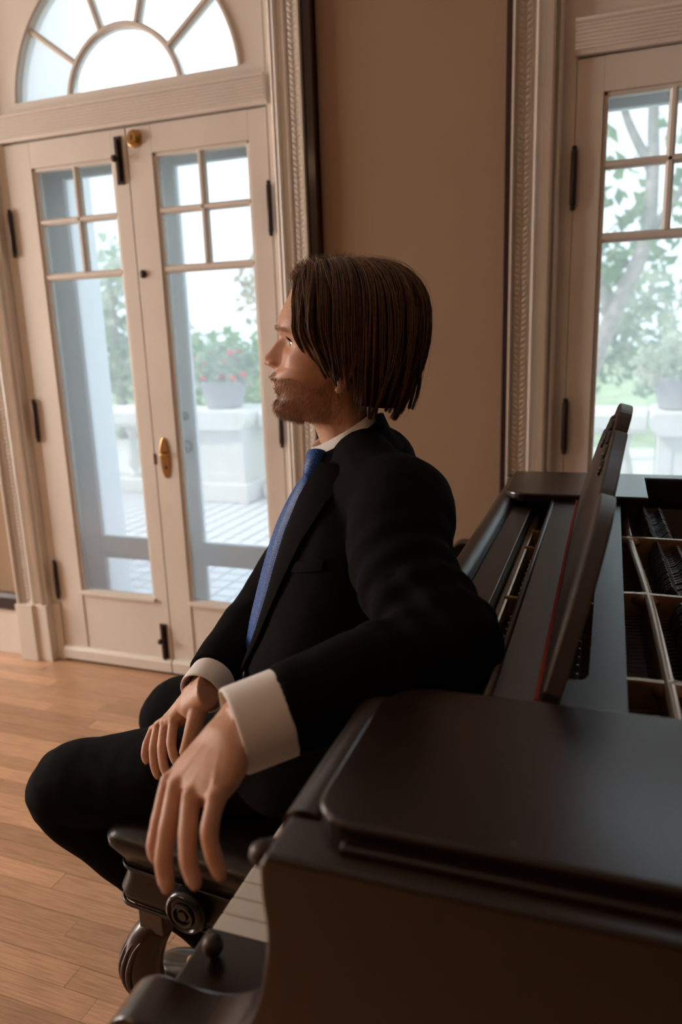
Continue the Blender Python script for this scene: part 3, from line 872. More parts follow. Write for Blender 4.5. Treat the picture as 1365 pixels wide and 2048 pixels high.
def _c(a, k): return [tuple(p) for p in crom(a, k)]
half = half[:1] + _c(half[1:9], 4) + _c(half[9:14], 3) + half[14:17] + _c(half[17:], 3)
ol = half + [(2 * 1.1435 - y, h) for y, h in reversed(half[:-1])]
TL = .27; ct = math.cos(math.atan(TL)); st = math.sin(math.atan(TL))
V = []; n = len(ol)
for off in (0.0, .019):
    for y, h in ol:
        V.append((-.0505 + TL * h + off * ct, y, RZ + h - off * st + .0045))
F = [tuple(range(n)), tuple(range(2 * n - 1, n - 1, -1))] + [(i, (i + 1) % n, n + (i + 1) % n, n + i) for i in range(n)]
desk = mk('desk_panel', V, F, 'piano_y', md, bevel=.003)
def on_desk(y, h, o_=0): return np.array((-.0505 + TL * h - o_ * ct, y, RZ + h + o_ * st + .0045))
for s in (-1, 1):
    for k, (yy, hh, rr) in enumerate(((.05, .19, .016), (.085, .178, .014), (.12, .165, .012), (.02, .205, .013))):
        c = 1.1435 + s * yy
        P = [on_desk(c + rr * (1 - t * .8) * math.cos(t * 7) * s, hh + rr * (1 - t * .8) * math.sin(t * 7), .001) for t in np.linspace(0, 1, 26)]
        G().tube(P, [.0035 * (1 - .5 * t) + .001 for t in np.linspace(0, 1, 26)], 6).build('scroll_carving', 'piano_y', desk, smooth=True)
# end shelves on both sides of the music desk
def shelf(x0, x1, y0_, y1_, rn, name):
    r_ = .052
    if rn == 'near':
        P = arc_pts((x0 + r_, y0_ + .028), .028, 180, 270, 1)[:0]
        P = [(x0 + .012, y0_), (x1, y0_), (x1, y1_)] + arc_pts((x0 + r_, y1_ - r_), r_, 90, 180, 8) + arc_pts((x0 + .035, y0_ + .035), .035, 180, 270, 6)[:-1]
        P = [(x0 + .035, y0_), (x1, y0_), (x1, y1_)] + arc_pts((x0 + r_, y1_ - r_), r_, 90, 180, 8) + arc_pts((x0 + .035, y0_ + .035), .035, 180, 270, 6)[:-1]
    else:
        P = arc_pts((x0 + r_, y0_ + r_), r_, 180, 270, 8) + [(x1, y0_), (x1, y1_)] + arc_pts((x0 + r_, y1_ - r_), r_, 90, 180, 8)
    o = G().prism(P, RZ - .004, RZ + .016, 'z').build(name, 'piano', piano, bevel=.004, seg=3)
    return o
shelf(-.193, .098, .437, .661, 'near', 'end_shelf')
G().box(-.165, .098, .426, .45, RZ - .002, RZ + .005).build('shelf_moulding', 'piano', piano, bevel=.003)
shelf(-.203, .082, 1.572, 1.800, 'far', 'end_shelf')
G().box(-.17, .09, YN1 - .001, .61, RZ - .03, RZ - .002).build('shelf_support', 'piano', piano)
G().box(-.17, .07, 1.62, YF0 + .001, RZ - .03, RZ - .002).build('shelf_support', 'piano', piano)
# case bottom rail and legs
for lx, ly in ((-.12, .56), (-.12, 1.77), (1.35, 1.62)):
    g = G()
    g.lathe([(.085, .62), (.085, .58), (.06, .565), (.07, .54), (.09, .48), (.078, .40), (.055, .20), (.045, .11), (.055, .10), (.055, .085), (.035, .075), (.035, .045), (.02, .04)], (lx, ly, 0), 20)
    l_ = g.build('leg', 'piano', piano, smooth=True, autosmooth=40)
    G().lathe([(.001, -.011), (.024, -.011), (.024, .011), (.001, .011)], (lx, ly, .0245), 16, 'y').build('caster', 'brass', l_, smooth=True, autosmooth=40)
piano.matrix_basis = Matrix.Rotation(0.0165, 4, 'Z') @ PC0

# ================================================================== BENCH
bench = empty('piano_bench', (-.59, 1.22, 0), label='dark leather piano bench with carved legs under the seated man', cat='bench')
BX, BY0_, BY1_ = .165, .868, 1.60
def rr_ring(ins, z, r=.035, n=6):
    x0, x1, y0_, y1_ = -.59 - BX + ins, -.59 + BX - ins, BY0_ + ins, BY1_ - ins
    P = arc_pts((x1 - r, y1_ - r), r, 0, 90, n) + arc_pts((x0 + r, y1_ - r), r, 90, 180, n) + arc_pts((x0 + r, y0_ + r), r, 180, 270, n) + arc_pts((x1 - r, y0_ + r), r, 270, 360, n)
    return [(p[0], p[1], z) for p in P]
g = G(); g.rings([rr_ring(.03, .385), rr_ring(.012, .388), rr_ring(.006, .396), rr_ring(.004, .41), rr_ring(.012, .435), rr_ring(.013, .455), rr_ring(.03, .458)])
ap = g.build('apron', 'leather', bench, smooth=True, autosmooth=50)
g = G(); g.rings([rr_ring(.02, .457), rr_ring(.011, .462), rr_ring(.010, .472), rr_ring(.002, .487), rr_ring(-.006, .503), rr_ring(-.006, .516), rr_ring(.004, .528), rr_ring(.025, .535, .03), rr_ring(.07, .539, .03)])
g.build('seat_cushion', 'leather', bench, smooth=True)
for ins, z in ((.010, .457), (.005, .389)):
    P = rr_ring(ins, z); G().tube(P + [P[0], P[1]], .0035, 6).build('piping', 'leather', bench, smooth=True)
kn = G().lathe([(.001, -.024), (.008, -.024), (.010, -.020), (.014, -.020), (.016, -.025), (.020, -.025), (.022, -.019), (.027, -.018), (.030, -.022), (.035, -.020), (.038, -.010), (.038, .004)], (-.592, BY0_ + .006, .425), 28, 'y')
kn.build('adjusting_knob', 'ebony', bench, smooth=True, autosmooth=60)
for sx in (-1, 1):
    for sy in (-1, 1):
        cx = -.59 + sx * (BX - .055); cy = (BY0_ + BY1_) / 2 + sy * ((BY1_ - BY0_) / 2 - .055)
        blk = G().box(cx - .026, cx + .026, cy - .026, cy + .026, .315, .387).build('leg_block', 'dark_wood', bench, bevel=.003)
        d = np.array((sx, sy * .5, 0)) / math.hypot(1, .5)
        path = crom([np.array((cx, cy, .32)), np.array((cx, cy, .28)) + d * .028, np.array((cx, cy, .22)) + d * .040, np.array((cx, cy, .14)) + d * .018, np.array((cx, cy, .07)) + d * .004, np.array((cx, cy, .03)) + d * .014, np.array((cx, cy, .006)) + d * .024], 5)
        rad = [r_[0] for r_ in crom([(.026,), (.035,), (.036,), (.024,), (.017,), (.020,), (.026,)], 5)]
        lg = G().tube(path, rad, 14).build('leg', 'dark_wood', bench, smooth=True)
        for k in range(7):
            a = -1.1 + k * .36
            q = math.atan2(d[1], d[0]) + a
            pts = []
            for t in range(2, 15):
                p = path[t]; r_ = rad[t] * 1.02
                pts.append((p[0] + r_ * math.cos(q), p[1] + r_ * math.sin(q), p[2]))
            G().tube(pts, [.0045 * math.sin(math.pi * (i + .7) / 14) + .001 for i in range(len(pts))], 6).build('reed_carving', 'dark_wood', lg, smooth=True)
bench.matrix_basis = Matrix.Translation((-.59, 1.22, 0)) @ Matrix.Rotation(math.radians(-4), 4, 'Z')

# ================================================================== THE SEATED MAN
mat('skin', (0.52, 0.30, 0.20), rough=0.48, spec=0.35, sss=0.12, attr='skin_colour', noise_amt=0.07, noise_scale=120, bump=0.10, bump_scale=900)
mat('suit', (0.0058, 0.0046, 0.0050), rough=0.9, spec=0.05, sheen=0.0, bump=0.10, bump_scale=1400)
mat('trouser', (0.0062, 0.0052, 0.0058), rough=0.9, spec=0.06, sheen=0.0, bump=0.10, bump_scale=1400)
mat('shirt', (0.78, 0.76, 0.74), rough=0.75, bump=0.05, bump_scale=1500)
mat('hair', (0.036, 0.018, 0.010), rough=0.36, spec=0.5, rand=0.0, noise_amt=0.35, noise_scale=160)
mat('hair_light', (0.20, 0.110, 0.052), rough=0.36, spec=0.6, noise_amt=0.3, noise_scale=160)
mat('beard', (0.25, 0.120, 0.055), rough=0.45, spec=0.4)
mat('eyeball', (0.75, 0.70, 0.66), rough=0.12)
mat('iris', (0.06, 0.09, 0.11), rough=0.1)
mat('shoe', (0.013, 0.012, 0.013), rough=0.18, spec=0.6, coat=0.4)
mat('button', (0.012, 0.011, 0.012), rough=0.25)
tie_mat()
man = empty('person', (-.56, 1.12, 0), label='seated man in black suit and blue tie leaning back on the piano', cat='person')

def npv(v): return np.array((v[0], v[1], v[2]), float)
def A(x, y, d): return npv(at(x, y, d))
fwd_i = -npv(CR); zup = np.array((0, 0, 1.0))

def fuse(name, g, m, parent, vox, smooth_it=6, fac=0.5, post=None):
    """weld overlapping closed shells into one continuous surface"""
    me = bpy.data.meshes.new(name); me.from_pydata([tuple(map(float, v)) for v in g.v], [], g.f)
    bm = bmesh.new(); bm.from_mesh(me); bmesh.ops.recalc_face_normals(bm, faces=bm.faces); bm.to_mesh(me); bm.free()
    t = bpy.data.objects.new(name + '_shells', me); COL.objects.link(t)
    r = t.modifiers.new('remesh', 'REMESH'); r.mode = 'VOXEL'; r.voxel_size = vox; r.adaptivity = 0.0
    if smooth_it:
        s = t.modifiers.new('smooth', 'SMOOTH'); s.iterations = smooth_it; s.factor = fac
    dg = bpy.context.evaluated_depsgraph_get(); dg.update()
    out = bpy.data.meshes.new_from_object(t.evaluated_get(dg))
    bpy.data.objects.remove(t); bpy.data.meshes.remove(me)
    out.name = name
    out.materials.clear(); out.materials.append(MATS[m])
    n = len(out.vertices)
    if post is not None:
        co = np.empty(n * 3); out.vertices.foreach_get('co', co); co = co.reshape(-1, 3)
        nr = np.empty(n * 3); out.vertices.foreach_get('normal', nr); nr = nr.reshape(-1, 3)
        co = post(co, nr, out)
        if co is not None: out.vertices.foreach_set('co', co.ravel())
    out.polygons.foreach_set('use_smooth', [True] * len(out.polygons))
    out.update()
    return link(bpy.data.objects.new(name, out), parent)

def interp(tab, x):
    t = np.array(tab, float); t = t[np.argsort(t[:, 0])]
    return [np.interp(x, t[:, 0], t[:, k]) for k in range(1, t.shape[1])]
def sminterp(tab, x):
    """smooth (monotone-ish) interpolation of a table"""
    t = np.array(tab, float); t = t[np.argsort(t[:, 0])]
    xs = np.linspace(t[0, 0], t[-1, 0], 2000); out = []
    w = max(3, int(2000 * 5.0 / (t[-1, 0] - t[0, 0])))
    for k in range(1, t.shape[1]):
        y = np.interp(xs, t[:, 0], t[:, k])
        yp = np.pad(y, w, mode='edge'); ker = np.hanning(2 * w + 1); ker /= ker.sum()
        y = np.convolve(yp, ker, 'valid')
        out.append(np.interp(x, xs, y))
    return out

# ------------------------------------------------------------------ head (mm in head space: u forward from the nose tip, v to his left, z up)
HD = 1.165
NT = A(528.9, 717.4, HD)
hf = fwd_i / np.linalg.norm(fwd_i)
hu = zup - hf * (zup @ hf); hu /= np.linalg.norm(hu)
hl = np.cross(hu, hf)                       # his left, towards the camera
def HW(u, v, z):
    u, v, z = np.asarray(u, float), np.asarray(v, float), np.asarray(z, float)
    return NT + (u[..., None] * hf + v[..., None] * hl + z[..., None] * hu) / 1000.0
def head_of(P):
    d = (P - NT) * 1000.0
    return d @ hf, d @ hl, d @ hu
#        z     F     B     W   p
HEAD = [(141, -112, -128, 8, 2), (139, -98, -145, 24, 2), (134, -80, -168, 42, 2), (124, -60, -188, 57, 2.1), (108, -46, -200, 67, 2.2),
        (96, -41, -205, 71, 2.3), (75, -29.5, -209, 75, 2.3), (60, -23, -210, 76, 2.3), (50, -20.5, -210, 76, 2.3), (44, -22, -209, 75.5, 2.3),
        (37, -25.5, -208, 75, 2.3), (20, -30, -205, 73, 2.3), (0, -30, -196, 71, 2.3), (-12, -25, -188, 69, 2.3), (-18, -17, -180, 67, 2.3),
        (-27, -13.5, -172, 65, 2.25), (-43, -17, -162, 62, 2.2), (-57, -21, -158, 60, 2.15), (-66, -16.5, -158, 59, 2.1), (-72, -14.5, -158, 58, 2.1),
        (-80, -16, -159, 57, 2.05), (-87, -22, -160, 57, 2.0), (-91, -32, -160, 57, 2.0), (-94, -52, -161, 57, 2), (-97, -69, -162, 57, 2),
        (-104, -77, -164, 57, 2), (-118, -82, -168, 58, 2), (-135, -88, -172, 60, 2), (-165, -96, -182, 66, 2)]
zs = np.concatenate([np.linspace(-165, -100, 24)[:-1], np.linspace(-100, 141, 190)])
Ft, Bt, Wt, Pt = sminterp(HEAD, zs)
NP_ = 200
phi = np.linspace(0, 2 * np.pi, NP_, endpoint=False)
phi = phi - 0.35 * np.sin(2 * phi) * (np.cos(phi) > 0) - 0.30 * np.sin(phi) * (np.cos(phi) > 0)
NOSE = [(44, 0, 7), (37, .5, 7.5), (30, 5.5, 8), (20, 15.5, 9), (10, 23, 10.5), (4, 29, 12), (0, 30.5, 13), (-5, 29.5, 13), (-9, 25.5, 12), (-13, 14, 10), (-17, 2.5, 9), (-20, 0, 9)]
g_body = G()
R = []
def gs(x, s): return np.exp(-(x / s) ** 2)
EYE_V, EYE_Z, EYE_U, EYE_R = 32.5, 24.5, -54.0, 12.0
for i, z in enumerate(zs):
    F, B, Wd, p = Ft[i], Bt[i], Wt[i], Pt[i]
    uc = -112 if z > -40 else -112 - 12 * min(1, (-40 - z) / 60)
    c, s_ = np.cos(phi), np.sin(phi)
    u = np.where(c > 0, uc + (F - uc) * np.abs(c) ** (2 / p), uc - (uc - B) * np.abs(c) ** (2 / 2.1))
    v = Wd * np.sign(s_) * np.abs(s_) ** (2 / p)
    # jaw narrows towards the chin
    jw = np.clip((-30 - z) / 55, 0, 1) * np.clip((u - uc) / (F - uc + 1e-6), 0, 1) * (z > -95)
    v = v * (1 - 0.20 * jw)
    fr = np.clip((u + 95) / 40, 0, 1)
    av = np.abs(v)
    nh, nw = interp(NOSE, np.array([z])); nh, nw = nh[0], nw[0]
    du = nh * np.exp(-(av / nw) ** 2.4)
    du += 11.0 * np.exp(-((av - 13.5) / 4.8) ** 2 - ((z + 7) / 5.8) ** 2)         # wings of the nose
    du -= 13.0 * np.exp(-((av - 31) / 15) ** 2 - ((z - 23) / 10.5) ** 2)          # eye sockets
    du -= 5.0 * np.exp(-((av - 15) / 6) ** 2 - ((z - 28) / 9) ** 2)
    du += 3.2 * np.exp(-((av - 22) / 18) ** 2 - ((z - 46) / 6) ** 2)              # brow
    du += 4.0 * np.exp(-((av - 46) / 13) ** 2 - ((z - 2) / 12) ** 2)              # cheek bones
    du -= 3.0 * np.exp(-((av - 45) / 14) ** 2 - ((z + 38) / 16) ** 2)             # cheeks
    lipw = np.exp(-(av / 21) ** 4)
    du += (7.0 * gs(z + 29, 5.0) + 6.2 * gs(z + 43.5, 4.6) - 3.6 * gs(z + 36.5, 1.8) - 1.5 * gs(z + 54, 6)) * lipw
    du -= 2.0 * gs(av, 2.5) * gs(z + 21, 4)
    u = u + du * fr
    # eye lids
    ev = av - EYE_V; ez = z - EYE_Z
    rr2 = (EYE_R + 1.4) ** 2 - ev ** 2 - ez ** 2
    lid = np.where(rr2 > 0, EYE_U + np.sqrt(np.maximum(rr2, 0)), -1e3)
    opening = np.abs(ez + 0.2) < 5.6 * np.clip(1 - (ev / 13.0) ** 2, 0, 1)
    lid = np.where(opening, lid - 4.0, lid)
    near = (np.abs(ev) < 13) & (np.abs(ez) < 12) & (u > -90)
    u = np.where(near & ~opening, np.maximum(u, lid), u)
    u = np.where(near & opening, np.minimum(u, np.where(rr2 > 0, lid, u)), u)
    R.append(list(HW(u, v, np.full_like(u, z))))
g_body.rings(R)
# ears
for s in (-1, 1):
    P = [(-112, 72 * s, -40), (-118, 74 * s, -43), (-126, 76 * s, -34), (-135, 80 * s, -12), (-138, 83 * s, 8), (-130, 82 * s, 22), (-117, 78 * s, 20), (-110, 74 * s, 8)]
    pts = crom([HW(*p) for p in P], 5)
    g_body.tube(pts, [.0045 + .0012 * math.sin(i * .4) for i in range(len(pts))], 8)
    g_body.sphere(tuple(HW(-119, 72.5 * s, -37)), (.009, .0075, .009), 10, 8)
    g_body.sphere(tuple(HW(-124, 72 * s, -8)), (.012, .012, .024), 10, 8)

# ------------------------------------------------------------------ skeleton
NB = A(738, 892, 1.155)
SLj = A(800, 1018, 1.02)
EL = A(905, 1292, .835)
WL = A(470, 1462, .748)
def face(a):   # facing direction, a degrees from -x towards the camera
    a = math.radians(a); return np.array((-math.cos(a), -math.sin(a), 0))
def leftof(f): return np.array((-f[1], f[0], 0))
# median line of the chest in the picture, with its distance
MED = [(636, 908, 1.128), (612, 965, 1.142), (590, 1030, 1.160), (572, 1095, 1.180), (556, 1160, 1.200), (538, 1230, 1.222), (514, 1300, 1.243), (502, 1352, 1.258), (492, 1420, 1.272), (486, 1500, 1.29)]
MED = [(x, y, d + a) for (x, y, d), a in zip(MED, (.036, .034, .030, .026, .022, .018, .014, .010, .006, .004))]
#       half depth, half width, facing
TOR = [(.060, .075, 22), (.095, .155, 19), (.118, .182, 18), (.124, .182, 18), (.124, .175, 18), (.122, .170, 18), (.122, .168, 18), (.124, .170, 18), (.128, .176, 16), (.130, .182, 15)]
LV = []
for (x, y, d), (a, b, an) in zip(MED, TOR):
    f = face(an); p = A(x, y, d); LV.append((p - f * a, a, b, f, leftof(f)))
def torso_ring(l, grow=0.0, n=64, a0=0.0, a1=2 * math.pi, p=2.25, dz=0.0):
    c, a, b, f, le = l
    out = []
    for k in range(n + 1 if a1 - a0 < 6.28 else n):
        t = a0 + (a1 - a0) * k / n
        co, si = math.cos(t), math.sin(t)
        out.append(c + f * (a + grow) * np.sign(co) * abs(co) ** (2 / p) + le * (b + grow) * np.sign(si) * abs(si) ** (2 / p) + zup * dz)
    return out
def lv_at(t):
    """level by fractional index"""
    t = max(0, min(len(LV) - 1.0001, t)); i = int(t); k = t - i
    q = [LV[i][j] * (1 - k) + LV[i + 1][j] * k for j in range(5)]
    q[3] = q[3] / np.linalg.norm(q[3]); q[4] = q[4] / np.linalg.norm(q[4])
    return q
SRj = lv_at(1.3)[0] - lv_at(1.3)[4] * .165 + zup * .005
WR = A(396, 1396, 1.195)
ER = A(520, 1238, 1.385)
HLp = np.array((-.485, 1.035, .628)); HRp = np.array((-.50, 1.205, .628))
KL = A(138, 1578, 1.365); KR = A(352, 1432, 1.60)
AL_ = np.array((-.655, 1.115, .105)); AR_ = np.array((-.80, 1.36, .105))
# hidden body under the clothes, kept slim
ring_ = [torso_ring(lv_at(t), -.035 - (.02 if t < 1 else 0), 40) for t in np.linspace(1.6, 9, 17)]
nk = lv_at(0.0)
g_body.rings([[p for p in r_] for r_ in ring_])
g_body.tube(crom([HW(-125, 0, -135), lv_at(1.9)[0], lv_at(3)[0]], 5), [.05, .05, .052, .055, .06, .065, .07, .07, .07, .07, .07], 16)
def limb(g, pts, rad, n=16, k=6, side=None):
    P = crom(pts, k); r_ = crom([(x,) if not hasattr(x, '__len__') else x for x in rad], k)
    g.tube(P, [tuple(q) if len(q) > 1 else float(q[0]) for q in r_], n, True, side)
limb(g_body, [lv_at(1.6)[0], SLj, (SLj + EL) / 2, EL, (EL + WL) / 2, WL], [.05, .04, .036, .034, .032, .026])
limb(g_body, [lv_at(1.6)[0], SRj, (SRj + ER) / 2, ER, (ER + WR) / 2, WR], [.05, .04, .036, .034, .032, .025])
limb(g_body, [lv_at(8.5)[0], HLp, (HLp + KL) / 2, KL, (KL + AL_) / 2, AL_], [.07, .06, .055, .04, .04, .03])
limb(g_body, [lv_at(8.5)[0], HRp, (HRp + KR) / 2, KR, (KR + AR_) / 2, AR_], [.07, .06, .055, .04, .04, .03])
for an, toe in ((AL_, np.array((-.845, 1.105, .03))), (AR_, np.array((-1.0, 1.34, .03)))):
    limb(g_body, [an, an + np.array((0, 0, -.05)), (an * .45 + toe * .55) + np.array((0, 0, -.012)), an * .25 + toe * .75], [.022, .022, .016, .010])

# ------------------------------------------------------------------ hands
def hand(g, wrist, knuckles, fingers, thumb, fr, palm_n, wr=(.030, .021), seed=0):
    """fingers: list of joint lists (knuckle first); palm_n: direction of the back of the hand"""
    K = [npv(k) for k in knuckles]
    mid = (K[1] + K[2]) / 2
    ax = mid - wrist; ln = np.linalg.norm(ax); ax /= ln
    sd = K[0] - K[3]; sd -= ax * (sd @ ax); sw = np.linalg.norm(sd); sd /= sw
    nb = np.cross(ax, sd)
    if nb @ palm_n < 0: nb = -nb
    R = []
    for t, w, h in ((-.30, wr[0], wr[1]), (0, wr[0], wr[1] * .95), (.18, wr[0] * 1.06, .0205), (.4, sw / 2 * .93 + .006, .0195), (.65, sw / 2 + .008, .0170), (.88, sw / 2 + .0085, .0140), (1.0, sw / 2 + .006, .0115)):
        c = wrist + ax * ln * t - nb * (.004 if t > .2 else 0)
        ring = []
        for k in range(28):
            a = 2 * math.pi * k / 28
            co, si = math.cos(a), math.sin(a)
            ring.append(c + sd * w * np.sign(co) * abs(co) ** .8 + nb * h * np.sign(si) * abs(si) ** .85)
        R.append(ring)
    g.rings(R)
    for q, (F_, r0) in enumerate(zip(fingers, fr)):
        J = [npv(p) for p in F_]
        base = wrist * .30 + J[0] * .70 - nb * .001
        P = crom([base, J[0] + nb * .001, *J[1:]], 7)
        n = len(P)
        rad = []
        for i in range(n):
            t = i / (n - 1) * (len(J))
            r_ = r0 * (1.06 - .07 * t)
            for jt, am in ((1, .10), (2, .07), (3, .04)):
                r_ *= 1 + am * math.exp(-((t - jt) / .22) ** 2)
            if t < .8: r_ *= .75 + .3 * t
            rad.append(r_)
        rad[-1] *= .62
        g.tube(P, rad, 12)
        e = P[-1]
        g.sphere(tuple(e), rad[-2] * .80, 10, 8)
        # tendon from wrist to knuckle, knuckle bump
        T_ = crom([wrist + ax * ln * .25 + sd * (1.0 - q * .66) * .014 + nb * .0150, (wrist * .4 + J[0] * .6) + nb * .0113, J[0] + nb * .006], 5)
        g.tube(T_, [.0020 + .0014 * i / len(T_) for i in range(len(T_))], 8)
        g.sphere(tuple(J[0] + nb * .003), r0 * 1.02, 10, 8)
    J = [npv(p) for p in thumb]
    P = crom(J, 6)
    g.tube(P, [.016 * (1 - .40 * i / (len(P) - 1)) for i in range(len(P) - 1)] + [.006], 12)
    return nb, sd, ax
KLh = [A(342, 1566, .735), A(356, 1580, .715), A(386, 1597, .695), A(434, 1600, .678)]
FLh = [[KLh[0], A(320, 1640, .718), A(309, 1690, .706), A(313, 1718, .700)],
       [KLh[1], A(337, 1655, .692), A(327, 1722, .678), A(335, 1776, .668)],
       [KLh[2], A(376, 1668, .673), A(377, 1722, .660), A(391, 1768, .652)],
       [KLh[3], A(419, 1662, .660), A(427, 1712, .652), A(442, 1752, .648)]]
TLh = [A(430, 1480, .765), A(375, 1560, .775), A(350, 1620, .760), A(345, 1665, .745)]
nbL, sdL, axL = hand(g_body, WL, KLh, FLh, TLh, [.0092, .0097, .0095, .0088], -npv(CF) + npv(CU) * .6 - npv(CR) * .4)
KRh = [A(350, 1444, 1.218), A(334, 1446, 1.236), A(320, 1452, 1.250), A(309, 1460, 1.260)]
FRh = [[KRh[0], A(343, 1484, 1.196), A(347, 1510, 1.184), A(353, 1526, 1.178)],
       [KRh[1], A(325, 1494, 1.212), A(328, 1531, 1.196), A(338, 1557, 1.186)],
       [KRh[2], A(308, 1494, 1.228), A(309, 1529, 1.214), A(316, 1553, 1.206)],
       [KRh[3], A(294, 1488, 1.244), A(290, 1509, 1.234), A(293, 1524, 1.228)]]
TRh = [A(398, 1418, 1.180), A(388, 1452, 1.172), A(378, 1486, 1.170), A(368, 1512, 1.174)]
nbR, sdR, axR = hand(g_body, WR, KRh, FRh, TRh, [.0088, .0092, .0088, .0078], zup - npv(CF) * .3)

def paint_skin(co, nr, me):
    u, v, z = head_of(co)
    n = len(co); col = np.tile(np.array((0.54, 0.290, 0.185)), (n, 1))
    av = np.abs(v)
    def mix(w, c):
        nonlocal col
        w = np.clip(w, 0, 1)[:, None]; col = col * (1 - w) + np.array(c) * w
    hd = (z > -110) & (np.abs(v) < 120) & (u > -230) & (u < 20)
    front = np.clip((u + 70) / 20, 0, 1) * hd
    mix(0.75 * front * np.exp(-(av / 20) ** 4) * (np.exp(-((z + 30.5) / 3.6) ** 2) + np.exp(-((z + 42.5) / 4.2) ** 2)), (0.42, 0.16, 0.13))
    mix(0.40 * front * np.exp(-((av - 40) / 18) ** 2 - ((z + 2) / 16) ** 2), (0.55, 0.24, 0.16))
    mix(0.35 * front * np.exp(-(av / 14) ** 2 - ((z + 3) / 10) ** 2), (0.56, 0.24, 0.17))
    bd = np.clip((-22 - z) / 14, 0, 1) * np.clip((z + 100) / 8, 0, 1) * np.clip((u + 112) / 10, 0, 1) * hd
    mix(0.45 * bd * (1 - 0.9 * np.exp(-(av / 17) ** 4 - ((z + 37) / 11) ** 4)), (0.26, 0.12, 0.065))
    # nails
    for FH, nb in ((FLh, nbL), (FRh, nbR)):
        for F_ in FH:
            tip, pre = npv(F_[-1]), npv(F_[-2])
            d = tip - pre; d /= np.linalg.norm(d)
            c = tip + d * .001
            w = np.exp(-(np.linalg.norm(co - (c + nb * .006), axis=1) / .0062) ** 6)
            mix(.6 * w, (0.66, 0.42, 0.34))
    # reddened finger joints and knuckles
    for FH in (FLh, FRh):
        for F_ in FH:
            for j in (0, 1, 2):
                mix(.28 * np.exp(-(np.linalg.norm(co - npv(F_[j]), axis=1) / .012) ** 2), (0.50, 0.22, 0.14))
    a = me.color_attributes.new('skin_colour', 'FLOAT_COLOR', 'POINT')
    a.data.foreach_set('color', np.concatenate([col, np.ones((n, 1))], 1).ravel())
    return None
body = fuse('body', g_body, 'skin', man, 0.0019, 5, 0.5, paint_skin)

# eyes
for s in (-1, 1):
    e = G().sphere(tuple(HW(EYE_U, EYE_V * s, EYE_Z)), EYE_R / 1000, 20, 14).build('eye', 'eyeball', body, smooth=True)
    c = HW(EYE_U + 10.2, EYE_V * s, EYE_Z)
    g = G(); R = []
    for k, (r_, d) in enumerate(((.0062, 0), (.0055, .0009), (.003, .0019), (.0002, .0023))):
        R.append([c + hf * d + (hl * math.cos(a) + hu * math.sin(a)) * r_ for a in np.linspace(0, 2 * math.pi, 16, endpoint=False)])
    g.rings(R).build('iris', 'iris', e, smooth=True)

# ------------------------------------------------------------------ hair
HC = np.array((-128.0, 0.0))       # centre of the hair shell (u, v)
ZT, ZC = 146.0, 52.0
def shell_r(al):
    """radius of the hair shell towards azimuth al (0 front, 90 his left, 180 back)"""
    a = math.radians(al); c, s = math.cos(a), math.sin(a)
    F_, B_, W_ = 92.0, 121.0, 93.0
    fu = F_ if c > 0 else B_
    return (abs(c / fu) ** 2.3 + abs(s / W_) ** 2.3) ** (-1 / 2.3)
def zend(al):
    return np.interp(abs(al), [30, 48, 62, 78, 90, 97, 106, 140, 180], [-16, -22, -30, -34, -37, -60, -80, -86, -86])
def strand(al, lift, wob, length=1.0, start=0.0, seed=0):
    """a lock from the parting down over the shell; returns head-space points"""
    sg = 1 if al >= 0 else -1; a = abs(al)
    root_u = np.interp(a, [30, 60, 100, 140, 180], [-62, -78, -112, -150, -172])
    root = np.array((root_u, 5.0 * sg))
    r_ = shell_r(a) * lift
    ta = math.radians(a)
    end = HC + r_ * np.array((math.cos(ta), math.sin(ta) * sg))
    ze = ZC - (ZC - zend(a)) * length
    P = []
    n = 15
    for k in range(n):
        t = start + (1 - start) * k / (n - 1)
        if t < .48:
            th = t / .48 * math.pi / 2
            w = math.sin(th) ** .85
            uv = root + (end - root) * w
            z = ZC + (ZT * lift ** .5 - ZC + np.interp(a, [30, 55, 100, 150, 180], [-17, -6, 2, 0, -6])) * math.cos(th) ** .75
        else:
            q = (t - .48) / .52
            uv = end.copy(); z = ZC + (ze - ZC) * q
            # front locks sweep back as they fall, all tuck in at the ends
            uv[0] -= np.interp(a, [30, 45, 70, 100], [36, 32, 14, 0]) * q ** 1.3
            tuck = np.interp(a, [30, 80, 97, 112, 150, 180], [4, 9, 20, 27, 32, 34]) * q ** 2.2
            dr = np.array((math.cos(ta), math.sin(ta) * sg)); uv = uv - dr * tuck
        uv = uv + wob * (.5 + 1.1 * t) * math.sin(t * 5.5 + seed) * np.array((1.0, .35))
        P.append((uv[0], uv[1], z))
    return P
# the mass of hair: a closed shell just inside the locks
g = G(); R = []
als = list(range(34, 327, 4))
def shell_col(al):
    a = al if al <= 180 else al - 360
    return strand(a, .955, 0.0, .90)
cols = [shell_col(al) for al in als]
outer_ = [[HW(*p) for p in c] for c in cols]
inner_ = []
for c in cols:
    q = []
    for p in c:
        d = np.array((p[0] - HC[0], p[1])); d = d * .86
        q.append(HW(HC[0] + d[0], d[1], p[2] - (5 if p[2] > 60 else 0)))
    inner_.append(q)
nn = len(cols[0]); V = [p for c in outer_ for p in c] + [p for c in inner_ for p in c]; O = len(cols) * nn; F = []
for i in range(len(cols) - 1):
    for k in range(nn - 1):
        a = i * nn + k
        F.append((a, a + 1, a + nn + 1, a + nn)); F.append((O + a, O + a + nn, O + a + nn + 1, O + a + 1))
    a = i * nn + nn - 1; F.append((a, O + a, O + a + nn, a + nn))
for i in (0, len(cols) - 1):
    for k in range(nn - 1):
        a = i * nn + k; F.append((a, O + a, O + a + 1, a + 1))
hair = mk('hair', V, F, 'hair', body, smooth=True)
CL = []
_q = np.random.default_rng(77)
